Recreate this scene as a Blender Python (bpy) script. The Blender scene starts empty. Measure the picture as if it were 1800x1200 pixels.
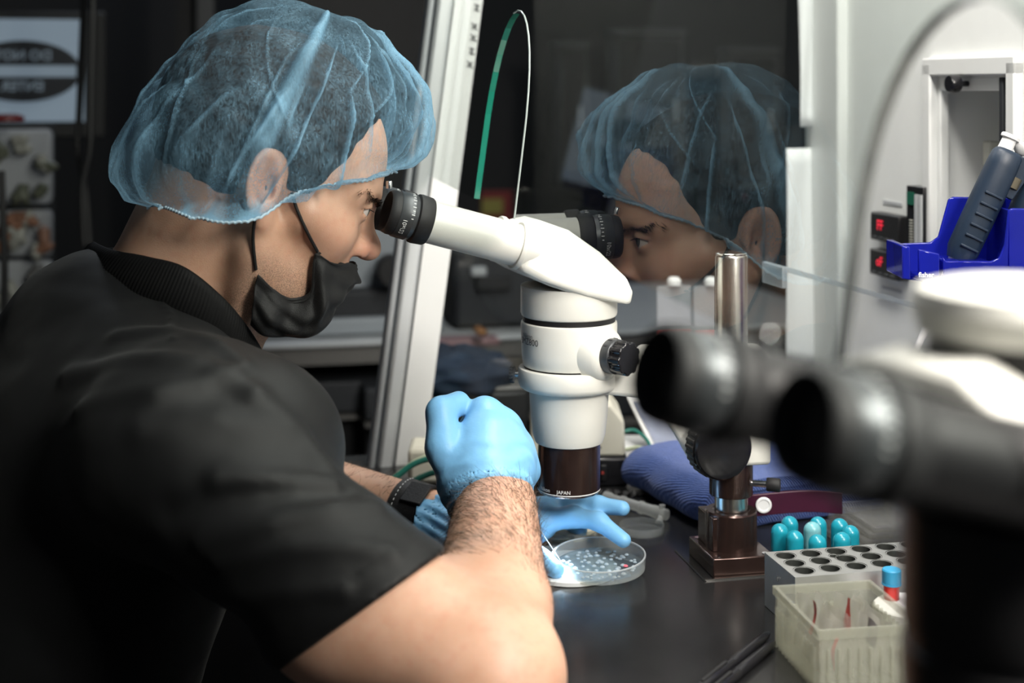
import bpy, bmesh, math, random
import numpy as np
from mathutils import Vector, Matrix, geometry

# ------------------------------------------------------------------ camera, world, lights
SC = bpy.context.scene
COL = SC.collection
F_PX, Y_H, CAM_Z = 2500.0, 150.0, 1.217          # 1800x1200 frame: focal length, horizon row, camera height
cam_d = bpy.data.cameras.new('camera'); cam = bpy.data.objects.new('camera', cam_d); COL.objects.link(cam)
cam.location = (0, 0, CAM_Z); cam.rotation_euler = (math.pi/2, 0, 0)
cam_d.sensor_width = 36.0; cam_d.lens = F_PX*36.0/1800.0
cam_d.shift_y = -(600.0-Y_H)/1800.0
cam_d.clip_start = 0.02
cam_d.dof.use_dof = True; cam_d.dof.focus_distance = 1.30; cam_d.dof.aperture_fstop = 3.8
SC.camera = cam
w = bpy.data.worlds.new('room_ambience'); SC.world = w; w.use_nodes = True
w.node_tree.nodes['Background'].inputs[0].default_value = (0.55, 0.65, 0.8, 1)
w.node_tree.nodes['Background'].inputs[1].default_value = 0.035
SC.view_settings.view_transform = 'Standard'; SC.view_settings.look = 'None'
SC.view_settings.exposure = 0.0; SC.view_settings.gamma = 1.0; SC.view_settings.use_curve_mapping = False

HD = math.radians(13.0)                            # the cabinet and the room are turned by this much
U = Vector((math.cos(HD), math.sin(HD), 0)); V = Vector((-math.sin(HD), math.cos(HD), 0)); Z = Vector((0, 0, 1))
def UVZ(u, v, z): return U*u + V*v + Z*z
def P(px, py, Y): return Vector(((px-900)/F_PX*Y, Y, CAM_Z-(py-Y_H)/F_PX*Y))

def area(name, loc, target, sx, sy, power, color):
    l = bpy.data.lights.new(name, 'AREA'); l.shape = 'RECTANGLE'; l.size = sx; l.size_y = sy; l.energy = power; l.color = color
    o = bpy.data.objects.new(name, l); COL.objects.link(o); o.location = loc
    d = (Vector(target)-Vector(loc)).normalized()
    x = V.copy(); x = (x-d*x.dot(d)).normalized(); y = (-d).cross(x)
    o.rotation_euler = Matrix((x, y, -d)).transposed().to_euler()
    return o
# cabinet lamp under its top housing, added unseen fill light right of the camera for the face, weak lamp deep in the room
area('cabinet_lamp', UVZ(0.50, 0.98, 1.93), UVZ(0.20, 0.98, 0.9), 1.35, 0.16, 20.0, (1.0, 0.965, 0.90))
area('face_fill_light', UVZ(0.85, 0.05, 1.74), UVZ(0.05, 1.2, 1.1), 0.5, 0.4, 46.0, (1.0, 0.94, 0.86))
area('aisle_ceiling_panel', UVZ(0.2, 3.3, 2.5), UVZ(0.1, 2.9, 0.6), 0.6, 0.6, 7.5, (0.82, 0.9, 1.0))

# ------------------------------------------------------------------ helpers
WM = {}
def reg(o, loc=(0, 0, 0)):
    o.location = loc; WM[o.name] = Matrix.Translation(Vector(loc)); return o
def setparent(o, par):
    if par is not None:
        o.parent = par; o.matrix_parent_inverse = WM[par.name].inverted()
def tag(o, label=None, cat=None, group=None, kind=None):
    if label: o['label'] = label
    if cat: o['category'] = cat
    if group: o['group'] = group
    if kind: o['kind'] = kind
    return o
def thing(name, loc, label, cat, group=None):
    o = bpy.data.objects.new(name, None); COL.objects.link(o); o.empty_display_size = 0.02
    reg(o, loc); return tag(o, label, cat, group)
MATS = {}
def obj(name, verts, faces, mat, par=None, smooth=True, bevel=0, bseg=2, sub=0, angle=35, fmats=None, solid=0):
    me = bpy.data.meshes.new(name)
    vs = np.asarray([tuple(v) for v in verts] if not isinstance(verts, np.ndarray) else verts, dtype=float)
    c = (vs.min(0)+vs.max(0))/2
    me.from_pydata((vs-c).tolist(), [], [list(map(int, f)) for f in faces] if not isinstance(faces, np.ndarray) else faces.tolist())
    mats = mat if isinstance(mat, (list, tuple)) else [mat]
    for m in mats: me.materials.append(MATS[m] if isinstance(m, str) else m)
    if fmats is not None: me.polygons.foreach_set('material_index', np.asarray(fmats, dtype=np.int32))
    me.validate(); me.update()
    o = bpy.data.objects.new(name, me); COL.objects.link(o); reg(o, c)
    setparent(o, par)
    if smooth:
        me.polygons.foreach_set('use_smooth', np.ones(len(me.polygons), dtype=bool))
        if angle < 180: me.set_sharp_from_angle(angle=math.radians(angle))
    if solid:
        md = o.modifiers.new('thickness', 'SOLIDIFY'); md.thickness = solid; md.offset = 0
    if bevel:
        md = o.modifiers.new('bevel', 'BEVEL'); md.width = bevel; md.segments = bseg; md.limit_method = 'ANGLE'; md.angle_limit = math.radians(30)
        md.harden_normals = False
    if sub:
        md = o.modifiers.new('sub', 'SUBSURF'); md.levels = sub; md.render_levels = sub
    return o
class MB:
    def __init__(s): s.v = []; s.f = []
    def add(s, vs, fs):
        n = len(s.v); s.v += [Vector(v) for v in vs]; s.f += [[i+n for i in f] for f in fs]; return s
    def box(s, c, hx, hy, hz, ax=None):
        ax = ax or (Vector((1, 0, 0)), Vector((0, 1, 0)), Vector((0, 0, 1))); c = Vector(c)
        vs = [c+ax[0]*hx*i+ax[1]*hy*j+ax[2]*hz*k for k in (-1, 1) for j in (-1, 1) for i in (-1, 1)]
        return s.add(vs, [(0, 2, 3, 1), (4, 5, 7, 6), (0, 1, 5, 4), (2, 6, 7, 3), (0, 4, 6, 2), (1, 3, 7, 5)])
    def prism(s, pts, ext):
        n = len(pts); ext = Vector(ext); pts = [Vector(p) for p in pts]
        return s.add(pts+[p+ext for p in pts], [list(range(n))[::-1], list(range(n, 2*n))]+[(i, (i+1) % n, n+(i+1) % n, n+i) for i in range(n)])
    def lathe(s, o, ax, prof, seg=40, cap=True):      # prof: (distance along axis, radius)
        o = Vector(o); ax = Vector(ax).normalized(); e1 = ax.orthogonal().normalized(); e2 = ax.cross(e1)
        vs = []; fs = []
        for (d, r) in prof:
            for k in range(seg):
                a = 2*math.pi*k/seg; vs.append(o+ax*d+(e1*math.cos(a)+e2*math.sin(a))*max(r, 1e-5))
        for i in range(len(prof)-1):
            for k in range(seg):
                k2 = (k+1) % seg; fs.append((i*seg+k, i*seg+k2, (i+1)*seg+k2, (i+1)*seg+k))
        if cap: fs += [list(range(seg))[::-1], [(len(prof)-1)*seg+k for k in range(seg)]]
        return s.add(vs, fs)
    def tube(s, pts, r, seg=10, cap=True):
        pts = [Vector(p) for p in pts]; n = len(pts); rr = r if isinstance(r, (list, tuple)) else [r]*n
        vs = []; fs = []; e1 = None
        for i, p in enumerate(pts):
            t = (pts[min(i+1, n-1)]-pts[max(i-1, 0)]).normalized()
            if e1 is None: e1 = t.orthogonal().normalized()
            e1 = (e1-t*e1.dot(t)).normalized(); e2 = t.cross(e1)
            for k in range(seg):
                a = 2*math.pi*k/seg; vs.append(p+(e1*math.cos(a)+e2*math.sin(a))*rr[i])
        for i in range(n-1):
            for k in range(seg):
                k2 = (k+1) % seg; fs.append((i*seg+k, i*seg+k2, (i+1)*seg+k2, (i+1)*seg+k))
        if cap: fs += [list(range(seg))[::-1], [(n-1)*seg+k for k in range(seg)]]
        return s.add(vs, fs)
    def build(s, name, mat, par=None, **kw): return obj(name, s.v, s.f, mat, par, **kw)
def spline(ctrl, n=8):
    c = [Vector(p) for p in ctrl]; out = []
    for i in range(len(c)-1):
        p0 = c[max(i-1, 0)]; p1 = c[i]; p2 = c[i+1]; p3 = c[min(i+2, len(c)-1)]
        for k in range(n):
            t = k/n; out.append(.5*((2*p1)+(p2-p0)*t+(2*p0-5*p1+4*p2-p3)*t*t+(3*p1-p0-3*p2+p3)*t**3))
    return out+[c[-1]]
def text_geo(txt, size, align='CENTER', bold=0.0):
    cu = bpy.data.curves.new('t', 'FONT'); cu.body = txt; cu.size = size; cu.align_x = align; cu.align_y = 'CENTER'; cu.offset = bold
    cu.resolution_u = 3
    o = bpy.data.objects.new('t', cu); COL.objects.link(o)
    dg = bpy.context.evaluated_depsgraph_get(); me = bpy.data.meshes.new_from_object(o.evaluated_get(dg))
    bm = bmesh.new(); bm.from_mesh(me); bmesh.ops.triangulate(bm, faces=bm.faces[:]); 
    bmesh.ops.subdivide_edges(bm, edges=[e for e in bm.edges if e.calc_length() > size*.25], cuts=2)
    vs = [v.co.copy() for v in bm.verts]; fs = [[v.index for v in f.verts] for f in bm.faces]
    bm.free(); bpy.data.meshes.remove(me); bpy.data.objects.remove(o); bpy.data.curves.remove(cu)
    return vs, fs
def text_flat(name, txt, size, origin, ex, ey, mat, par=None, align='CENTER', bold=0.0):
    vs, fs = text_geo(txt, size, align, bold); n = Vector(ex).cross(Vector(ey)).normalized()
    return obj(name, [Vector(origin)+Vector(ex)*v.x+Vector(ey)*v.y+n*.0004 for v in vs], fs, mat, par, smooth=False)
def text_cyl(name, txt, size, o, r, az, z, mat, par=None):   # wrapped around a vertical cylinder, az = world angle of its centre
    vs, fs = text_geo(txt, size)
    out = []
    for v in vs:
        a = az+v.x/r; out.append(Vector((o.x+math.cos(a)*(r+.0003), o.y+math.sin(a)*(r+.0003), z+v.y)))
    return obj(name, out, fs, mat, par, smooth=False)

# ------------------------------------------------------------------ materials
def nodes(name):
    m = bpy.data.materials.new(name); m.use_nodes = True; nt = m.node_tree; MATS[name] = m
    return m, nt, nt.nodes['Principled BSDF'], nt.nodes['Material Output']
def mk(name, col, rough=.5, metal=0, spec=.5, var=.08, scale=40, bump=0, bscale=200, alpha=1, trans=0, ior=1.45, coat=0, sss=0, sssr=(1, .3, .15), emit=None, estr=0, stretch=None, rvar=0, sheen=0):
    m, nt, b, out = nodes(name); L = nt.links.new
    b.inputs['Base Color'].default_value = (*col, 1); b.inputs['Roughness'].default_value = rough; b.inputs['Metallic'].default_value = metal
    b.inputs['Specular IOR Level'].default_value = spec; b.inputs['IOR'].default_value = ior
    b.inputs['Alpha'].default_value = alpha; b.inputs['Transmission Weight'].default_value = trans; b.inputs['Coat Weight'].default_value = coat
    b.inputs['Sheen Weight'].default_value = sheen
    if sss:
        b.inputs['Subsurface Weight'].default_value = sss; b.inputs['Subsurface Radius'].default_value = sssr; b.inputs['Subsurface Scale'].default_value = .006
    if emit: b.inputs['Emission Color'].default_value = (*emit, 1); b.inputs['Emission Strength'].default_value = estr
    tc = nt.nodes.new('ShaderNodeTexCoord'); vec = tc.outputs['Object']
    if stretch:
        mp = nt.nodes.new('ShaderNodeMapping'); mp.inputs['Scale'].default_value = stretch; L(vec, mp.inputs['Vector']); vec = mp.outputs['Vector']
    if var or rvar:
        n = nt.nodes.new('ShaderNodeTexNoise'); n.inputs['Scale'].default_value = scale; n.inputs['Detail'].default_value = 5; L(vec, n.inputs['Vector'])
    if var:
        mx = nt.nodes.new('ShaderNodeMix'); mx.data_type = 'RGBA'; L(n.outputs['Fac'], mx.inputs['Factor'])
        mx.inputs['A'].default_value = (*[max(0, c*(1-var)) for c in col], 1); mx.inputs['B'].default_value = (*[min(1, c*(1+var)) for c in col], 1)
        L(mx.outputs['Result'], b.inputs['Base Color'])
    if rvar:
        mr = nt.nodes.new('ShaderNodeMapRange'); mr.inputs['To Min'].default_value = rough-rvar; mr.inputs['To Max'].default_value = rough+rvar
        L(n.outputs['Fac'], mr.inputs['Value']); L(mr.outputs['Result'], b.inputs['Roughness'])
    if bump:
        n2 = nt.nodes.new('ShaderNodeTexNoise'); n2.inputs['Scale'].default_value = bscale; n2.inputs['Detail'].default_value = 4; L(vec, n2.inputs['Vector'])
        bp = nt.nodes.new('ShaderNodeBump'); bp.inputs['Strength'].default_value = bump; bp.inputs['Distance'].default_value = .001
        L(n2.outputs['Fac'], bp.inputs['Height']); L(bp.outputs['Normal'], b.inputs['Normal'])
    return m
mk('scope_white', (.70, .70, .65), .38, var=.02, bump=.05, bscale=900)
mk('scope_black', (.012, .012, .013), .42, var=.2, bump=.08, bscale=1200)
mk('black_gloss', (.01, .01, .012), .2, var=.1)
mk('rubber', (.014, .014, .015), .6, var=.2)
mk('scale_grey', (.07, .075, .08), .35, metal=.4, var=.15)
mk('print_white', (.85, .86, .86), .6, var=0)
mk('print_black', (.03, .03, .035), .6, var=0)
mk('bronze', (.075, .045, .039), .24, metal=.75, var=.25, scale=60, rvar=.06, coat=.3)
mk('steel', (.62, .60, .57), .22, metal=1, var=.10, scale=30, stretch=(1, 1, 60), rvar=.06, bump=.05, bscale=150)
mk('chrome', (.75, .76, .78), .14, metal=1, var=.05)
mk('cabinet_white', (.72, .73, .72), .42, var=.02)
mk('panel_white', (.80, .815, .80), .5, var=.03, bump=.03, bscale=500)
mk('alu_strip', (.62, .64, .65), .4, metal=.25, var=.04)
mk('worktop', (.026, .026, .027), .22, metal=.55, var=.35, scale=14, rvar=.07, bump=.03, bscale=500, spec=.6)
mk('seam_dark', (.003, .003, .003), .6, var=0)
mk('paper', (.78, .79, .80), .8, var=.03)
mk('floor', (.03, .03, .032), .5, var=.2, scale=6)
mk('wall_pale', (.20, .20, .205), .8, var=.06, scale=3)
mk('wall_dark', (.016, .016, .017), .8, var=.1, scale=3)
mk('lab_black', (.006, .006, .007), .55, var=.2)
mk('lab_dark', (.017, .019, .023), .6, var=.15)
mk('lab_grey', (.27, .30, .33), .5, var=.1, scale=5)
mk('lab_light', (.46, .48, .50), .45, var=.06, scale=5)
mk('lab_edge', (.12, .115, .11), .45, var=.1)
mk('door_pale', (.10, .10, .10), .6, var=.08)
mk('highlight_white', (.62, .68, .66), .15, var=.05, spec=.7)
mk('smoke_edge', (.045, .05, .05), .3, var=.1)
mk('green_edge', (.01, .16, .11), .18, var=.15, scale=25, spec=.7)
mk('jacket', (.010, .018, .035), .9, var=.3, scale=12)
def glass(name, tint, ior, rough=0.0):
    m = bpy.data.materials.new(name); m.use_nodes = True; nt = m.node_tree; nt.nodes.clear(); L = nt.links.new; MATS[name] = m
    o = nt.nodes.new('ShaderNodeOutputMaterial'); mx = nt.nodes.new('ShaderNodeMixShader'); tr = nt.nodes.new('ShaderNodeBsdfTransparent')
    gl = nt.nodes.new('ShaderNodeBsdfGlossy'); fr = nt.nodes.new('ShaderNodeFresnel'); ge = nt.nodes.new('ShaderNodeNewGeometry')
    sub = nt.nodes.new('ShaderNodeMath'); sub.operation = 'SUBTRACT'; sub.inputs[0].default_value = 1
    mul = nt.nodes.new('ShaderNodeMath'); mul.operation = 'MULTIPLY'
    tr.inputs[0].default_value = (*tint, 1); gl.inputs['Roughness'].default_value = rough; fr.inputs['IOR'].default_value = ior
    L(ge.outputs['Backfacing'], sub.inputs[1]); L(fr.outputs[0], mul.inputs[0]); L(sub.outputs[0], mul.inputs[1])
    L(mul.outputs[0], mx.inputs[0]); L(tr.outputs[0], mx.inputs[1]); L(gl.outputs[0], mx.inputs[2]); L(mx.outputs[0], o.inputs[0])
    return m
glass('sash_glass', (.93, .96, .95), 2.0)
glass('side_glass', (.90, .93, .93), 1.5)
glass('droplet', (.88, .93, .97), 2.2)
glass('clear_wrap', (.90, .91, .91), 1.9, .08)
# ================================================================== the room
TZ = 0.75                                               # worktop height
mb = MB(); mb.box(UVZ(-.2, 1.4, -.02), 3.2, 3.2, .02, (U, V, Z)); tag(mb.build('floor', 'floor', smooth=False), kind='structure')
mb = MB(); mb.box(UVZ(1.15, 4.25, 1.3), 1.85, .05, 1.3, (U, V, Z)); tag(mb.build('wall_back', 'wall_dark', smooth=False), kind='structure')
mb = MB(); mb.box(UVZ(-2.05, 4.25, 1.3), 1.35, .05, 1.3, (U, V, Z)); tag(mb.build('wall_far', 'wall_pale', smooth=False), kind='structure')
mb = MB(); mb.box(UVZ(-3.3, 1.4, 1.3), .05, 2.9, 1.3, (U, V, Z)); tag(mb.build('wall_left', 'wall_pale', smooth=False), kind='structure')

# ================================================================== safety cabinet
HS = math.radians(18.0)
US = Vector((math.cos(HS), math.sin(HS), 0)); VS = Vector((-math.sin(HS), math.cos(HS), 0))
S = Vector((.0556, 1.389, TZ))
SASH_T = math.radians(7.4)
EYE = S-US*.190-VS*.032; EYE.z = CAM_Z-(370-Y_H)/F_PX*EYE.y
SN = (U*math.cos(SASH_T)-Z*math.sin(SASH_T)); SC0 = SN.dot(EYE)+.1125
def sash_pt(v, z): return U*((SC0+z*math.sin(SASH_T))/math.cos(SASH_T))+V*v+Z*z
VSIDE = 1.735; UBACK = .815
cab = thing('safety_cabinet', UVZ(.5, 1.0, TZ), 'white laminar flow cabinet with slanted glass sash, side window and dark metal work surface', 'cabinet')
# work surface with a recessed insert plate seam
mb = MB(); mb.box(UVZ((.17+UBACK)/2, 1.0, TZ-.02), (UBACK-.17)/2, .80, .02, (U, V, Z))
ws = mb.build('work_surface', 'worktop', cab, bevel=.006)
a = P(1187, 968, 1.427); b = P(1240, 1022, 1.339); c2 = P(1240, 1022, 1.339)+U*.30
for q in (a, b, c2): q.z = TZ
mb = MB(); d1 = (b-a).normalized(); s1 = Vector((-d1.y, d1.x, 0)); 
mb.box((a+b)/2+Z*.0002, (b-a).length/2, .0009, .0004, (d1, s1, Z))
mb.build('seam', 'seam_dark', ws, smooth=False)
d2 = (c2-b).normalized(); s2 = Vector((-d2.y, d2.x, 0))
mb = MB(); mb.box((b+c2)/2+Z*.0008+s2*.002, (c2-b).length/2, .0016, .0008, (d2, s2, Z)); mb.build('seam_strip', 'steel', ws, smooth=False)
# back panel with recess opening
def bp(px, py, off=0.0):                                # a point of the back panel seen at this pixel
    r = Vector(((px-900)/F_PX, 1, -(py-Y_H)/F_PX)); Y = (UBACK-off)/r.dot(U); q = r*Y; q.z += CAM_Z; return q
def bvz(px, py, off=0.0): q = bp(px, py, off); return q.dot(V), q.z
rv0, rz1 = bvz(1650, 137); rv1, rz0 = bvz(1778, 520)
def wall_with_hole(v0, v1, z0, z1, hv0, hv1, hz0, hz1, u, th, name, mat, par):
    mb = MB()
    for (a0, a1, b0, b1) in ((v0, hv0, z0, z1), (hv1, v1, z0, z1), (hv0, hv1, z0, hz0), (hv0, hv1, hz1, z1)):
        mb.box(UVZ(u+th/2, (a0+a1)/2, (b0+b1)/2), th/2, abs(a1-a0)/2, abs(b1-b0)/2, (U, V, Z))
    return mb.build(name, mat, par, smooth=False)
hv0, hv1 = min(rv0, rv1), max(rv0, rv1)
back = wall_with_hole(.2, VSIDE, TZ, 2.05, hv0, hv1, rz0, rz1, UBACK, .02, 'back_panel', 'panel_white', cab)
mb = MB(); mb.box(UVZ(UBACK+.10, (hv0+hv1)/2, (rz0+rz1)/2), .004, (hv1-hv0)/2+.01, (rz1-rz0)/2+.01, (U, V, Z))
mb.box(UVZ(UBACK+.06, hv1+.004, (rz0+rz1)/2), .05, .004, (rz1-rz0)/2+.01, (U, V, Z))
mb.box(UVZ(UBACK+.06, hv0-.004, (rz0+rz1)/2), .05, .004, (rz1-rz0)/2+.01, (U, V, Z))
mb.box(UVZ(UBACK+.06, (hv0+hv1)/2, rz1+.004), .05, (hv1-hv0)/2+.01, .004, (U, V, Z))
mb.build('recess', 'panel_white', back, smooth=False)
fo = .016
mb = MB()
for (a0, a1, b0, b1) in ((hv0-fo-.004, hv0-.004, rz0, rz1+fo), (hv1+.002, hv1+fo+.004, rz0, rz1+fo), (hv0-fo-.004, hv1+fo+.004, rz1+.002, rz1+fo+.006)):
    mb.box(UVZ(UBACK-.004, (a0+a1)/2, (b0+b1)/2), .006, (a1-a0)/2, (b1-b0)/2, (U, V, Z))
mb.build('recess_frame', 'cabinet_white', back, bevel=.002)
mb = MB()
for (a0, a1, b0, b1) in ((hv0, hv0+.006, rz0, rz1), (hv1-.006, hv1, rz0, rz1), (hv0, hv1, rz1-.014, rz1)):
    mb.box(UVZ(UBACK+.004, (a0+a1)/2, (b0+b1)/2), .005, (a1-a0)/2, (b1-b0)/2, (U, V, Z))
mb.build('door_frame', 'panel_white', back, bevel=.001)
mb = MB(); mb.box(UVZ(UBACK-.003, hv0+.010, (rz0+rz1)/2), .003, .0035, (rz1-rz0)/2, (U, V, Z)); mb.build('door_hinge_strip', 'lab_dark', back, bevel=.001)
k = bp(1703, 147); mb = MB(); mb.lathe(k-U*.0, -U, [(0, .003), (.012, .003), (.012, .0085), (.014, .0095), (.022, .0095), (.024, .0085)], 24); mb.build('knob', 'black_gloss', back)
# tubes inside the recess
for q in range(3):
    mb = MB(); x = hv0+.025+.012*q
    mb.tube(spline([UVZ(UBACK+.06, x-.004*q, rz1-.01), UVZ(UBACK+.05, x+.008, rz1-.08), UVZ(UBACK+.05, x+.010-.008*q, rz1-.14), UVZ(UBACK+.06, x+.004, rz0)]), .0035, 8)
    mb.build('hose', 'clear_hose' if 'clear_hose' in MATS else mk('clear_hose', (.66, .66, .58), .25, var=.05), back)
mb = MB(); mb.box(bp(1742, 270, -.05), .006, .008, .014, (U, V, Z)); mb.build('hose_clamp', 'clear_hose', back, bevel=.002)
# corner pillar of the back panel
pv0, _ = bvz(1490, 300); mb = MB(); mb.box(UVZ(UBACK-.006, (pv0+VSIDE)/2, (TZ+2.05)/2), .008, (VSIDE-pv0)/2, (2.05-TZ)/2, (U, V, Z)); mb.build('corner_strip', 'cabinet_white', cab, bevel=.003)
# two temperature displays and a flow meter
mk('disp_body', (.012, .012, .013), .35, var=.1); mk('led_red', (.8, .02, .04), .4, var=0, emit=(1, .03, .07), estr=.7); mk('meter_green', (.005, .10, .06), .4, var=0)
for (x0, x1, y0, y1, txt, xo) in ((1548, 1599, 371, 421, 'FF', -.1), (1547, 1598, 435, 484, 'oF', -.2)):
    q0 = bp(x0, y0); q1 = bp(x1, y1+10); mid = (q0+q1)/2; hw = abs((q1-q0).dot(V))/2; hh = abs(q0.z-q1.z)/2
    mb = MB(); mb.box(mid-U*.006, .008, hw, hh, (U, V, Z)); d = mb.build('display', 'disp_body', back, bevel=.002)
    text_flat('display_digits', txt, hh*1.0, mid-U*.0144+V*hw*.25+Z*hh*.12, -V, Z, 'led_red', d, bold=.0002)
    for i in range(4):
        mb = MB(); mb.box(mid-U*.0148-V*(hw*(i*.42-.62))-Z*hh*.72, .0012, hw*.12, hh*.06, (U, V, Z)); mb.build('display_button', 'scale_grey', d, bevel=.0004)
    t = bp((x0+x1)/2-4, y0-14 if y0 < 400 else y1+24); mb = MB(); mb.box(t-U*.0005, .0006, hw*.65, hh*.12, (U, V, Z)); mb.build('display_caption', 'lab_light', back, smooth=False)
q0 = bp(1613, 325); q1 = bp(1643, 440); mid = (q0+q1)/2; hw = abs((q1-q0).dot(V))/2; hh = abs(q0.z-q1.z)/2
mb = MB(); mb.box(mid-U*.006, .008, hw, hh, (U, V, Z)); fm = mb.build('flow_meter', 'black_gloss', back, bevel=.001)
mb = MB(); mb.box(mid-U*.0145+V*hw*.45+Z*hh*.6, .001, hw*.38, hh*.2, (U, V, Z)); mb.build('meter_flag', 'meter_green', fm, smooth=False)
for k in range(2):
    mb = MB(); mb.box(mid-U*.0145-V*hw*(.25+.5*k)-Z*hh*.1, .001, hw*.16, hh*.85, (U, V, Z)); mb.build('meter_tube', 'alu_strip', fm, smooth=False)
for k in range(9):
    mb = MB(); mb.box(mid-U*.0145+V*hw*.35-Z*(hh*(.1+.09*k)), .001, hw*.18, hh*.012, (U, V, Z)); mb.build('meter_mark', 'clear_hose', fm, smooth=False)
# far side panel: outline in (u, z) with a window; slanted front post
def su(px, py):                                         # point of the side panel plane seen at this pixel -> (u, z)
    r = Vector(((px-900)/F_PX, 1, -(py-Y_H)/F_PX)); Y = VSIDE/r.dot(V); q = r*Y; return q.dot(U), q.z+CAM_Z
fl = [su(822, -200), su(800, 0), su(690, 860)]          # front edge of the white face
ir = [su(875, -200), su(849, 0), su(750, 770)]          # window side of the post
u_top = fl[0][0]
zt = 2.05
def lerp2(p, q, z): t = (z-p[1])/(q[1]-p[1]); return p[0]+(q[0]-p[0])*t
zb = su(690, 866)[1]; zw = su(752, 806)[1]
outer = [(lerp2(fl[1], fl[2], zb), zb), (lerp2(fl[1], fl[2], zt), zt), (UBACK, zt), (UBACK, zb)]
wu0 = lambda z: lerp2(ir[1], ir[2], z)
inner = [(wu0(zw+.012), zw+.012)]
for k in range(1, 6):
    a = math.pi*.5*k/6+math.pi; inner.append((wu0(zw)+.014+.014*math.cos(a), zw+.014+.014*math.sin(a)))
inner += [(UBACK-.01, zw), (UBACK-.01, 1.98), (wu0(1.98), 1.98)]
def frame_poly(outer, inner, v, th, name, mat, par):
    tess = geometry.tessellate_polygon([[Vector((a, b, 0)) for a, b in outer], [Vector((a, b, 0)) for a, b in inner]])
    pts = outer+inner; n = len(pts); vs = [UVZ(a, v, b) for a, b in pts]+[UVZ(a, v+th, b) for a, b in pts]
    fs = [t for t in tess]+[(t[2]+n, t[1]+n, t[0]+n) for t in tess]
    for off, m in ((0, len(outer)), (len(outer), len(inner))):
        for i in range(m): j = (i+1) % m; fs.append((off+i, off+j, off+j+n, off+i+n))
    o = obj(name, vs, fs, mat, par, smooth=False)
    bm = bmesh.new(); bm.from_mesh(o.data); bmesh.ops.recalc_face_normals(bm, faces=bm.faces[:]); bm.to_mesh(o.data); bm.free()
    return o
side = frame_poly(outer, inner, VSIDE, .018, 'side_panel', 'cabinet_white', cab)
# aluminium edge profile along the front of the side panel (rounded, stands proud towards the operator)
for (o0, o1, th0, mt, nm) in ((-.022, -.003, .012, 'alu_strip', 'edge_profile'), (-.034, -.026, .006, 'lab_light', 'edge_lip')):
    mb = MB(); z0, z1 = zb-.004, zt
    pts = [UVZ(lerp2(fl[1], fl[2], z0)+o0, VSIDE-.004, z0), UVZ(lerp2(fl[1], fl[2], z0)+o1, VSIDE-.004, z0), UVZ(lerp2(fl[1], fl[2], z1)+o1, VSIDE-.004, z1), UVZ(lerp2(fl[1], fl[2], z1)+o0, VSIDE-.004, z1)]
    mb.prism(pts, V*(.02+th0)); mb.build(nm, mt, side, bevel=.004)
tess = geometry.tessellate_polygon([[Vector((a, b, 0)) for a, b in inner]])
obj('side_window', [UVZ(a, VSIDE+.009, b) for a, b in inner], [(t[0], t[1], t[2]) for t in tess], 'side_glass', cab, smooth=False)
# ruler-like tick marks on the paper strip of the post
for i, (px, py, ch) in enumerate(((838, 12, 'z'), (834, 45, 'x'), (832, 65, 'x'), (829, 88, 'z'), (826, 112, 'x'))):
    uu, zz = su(px, py); text_flat('handwritten_mark', ch, .016, UVZ(uu, VSIDE-.0008, zz), U*.96-Z*.25, Z, 'print_black', side, bold=.0003)
# glass sash: slanted pane with two arched cut-outs
def zbot(v): return CAM_Z-.119-(1.36-v)*.022
def arch(va, vb, ztop, n=18, lean=.0):
    pts = []
    zs = zbot((va+vb)/2)+.06; mid = (va+vb)/2; hw = (vb-va)/2
    for k in range(n+1):
        a = math.pi*k/n; pts.append((mid-hw*math.cos(a)*(1-.02), zs+(ztop-zs)*math.sin(a)**.85))
    return [(va, zbot(va))]+pts+[(vb, zbot(vb))]
a2 = arch(.44, .605, CAM_Z+.036); a1 = arch(1.258, 1.445, CAM_Z+.073)
VC = 1.745
poly = [(.15, zbot(.15))]+a2+a1+[(VC, zbot(VC)), (VC, 2.0), (.15, 2.0)]
tess = geometry.tessellate_polygon([[Vector((a, b, 0)) for a, b in poly]])
n = len(poly); vs = [sash_pt(a, b) for a, b in poly]; vs += [p+SN*.006 for p in vs]
fs = []; fm_ = []
def orient(t):
    nn = (vs[t[1]]-vs[t[0]]).cross(vs[t[2]]-vs[t[0]]); return t if nn.dot(SN) < 0 else (t[0], t[2], t[1])
for t in tess:
    t = orient(tuple(t)); fs.append(t); fm_.append(0); fs.append((t[0]+n, t[2]+n, t[1]+n)); fm_.append(0)
for i in range(n):
    j = (i+1) % n; fs.append((i, j, j+n, i+n)); (v0, z0_), (v1, z1_) = poly[i], poly[j]
    inarch1 = v0 > 1.25 and v1 < 1.46 and i < n-3; inarch2 = .43 < v0 and v1 < .62
    steep = z0_ > zbot(v0)+.0005 or z1_ > zbot(v1)+.0005
    fm_.append(3 if inarch2 and steep else (1 if (v0+v1)/2 > 1.36 else 0) if inarch1 and steep else 0)
sash = obj('glass_sash', vs, fs, ['sash_glass', 'green_edge', 'highlight_white', 'smoke_edge'], cab, smooth=False, fmats=fm_)
edge = [sash_pt(a, b)-SN*.0002 for a, b in a1[:12]]; mb = MB(); mb.tube(edge, .0009, 6); mb.build('edge_highlight', 'highlight_white', sash)  # thin white line painting the highlight on the near leg of the arch
# hood top housing and near side panel (outside the frame, closes the cabinet)
mb = MB(); mb.box(UVZ(.62, 1.0, 2.07), .26, .80, .03, (U, V, Z)); mb.build('top_housing', 'cabinet_white', cab, bevel=.005)

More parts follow.
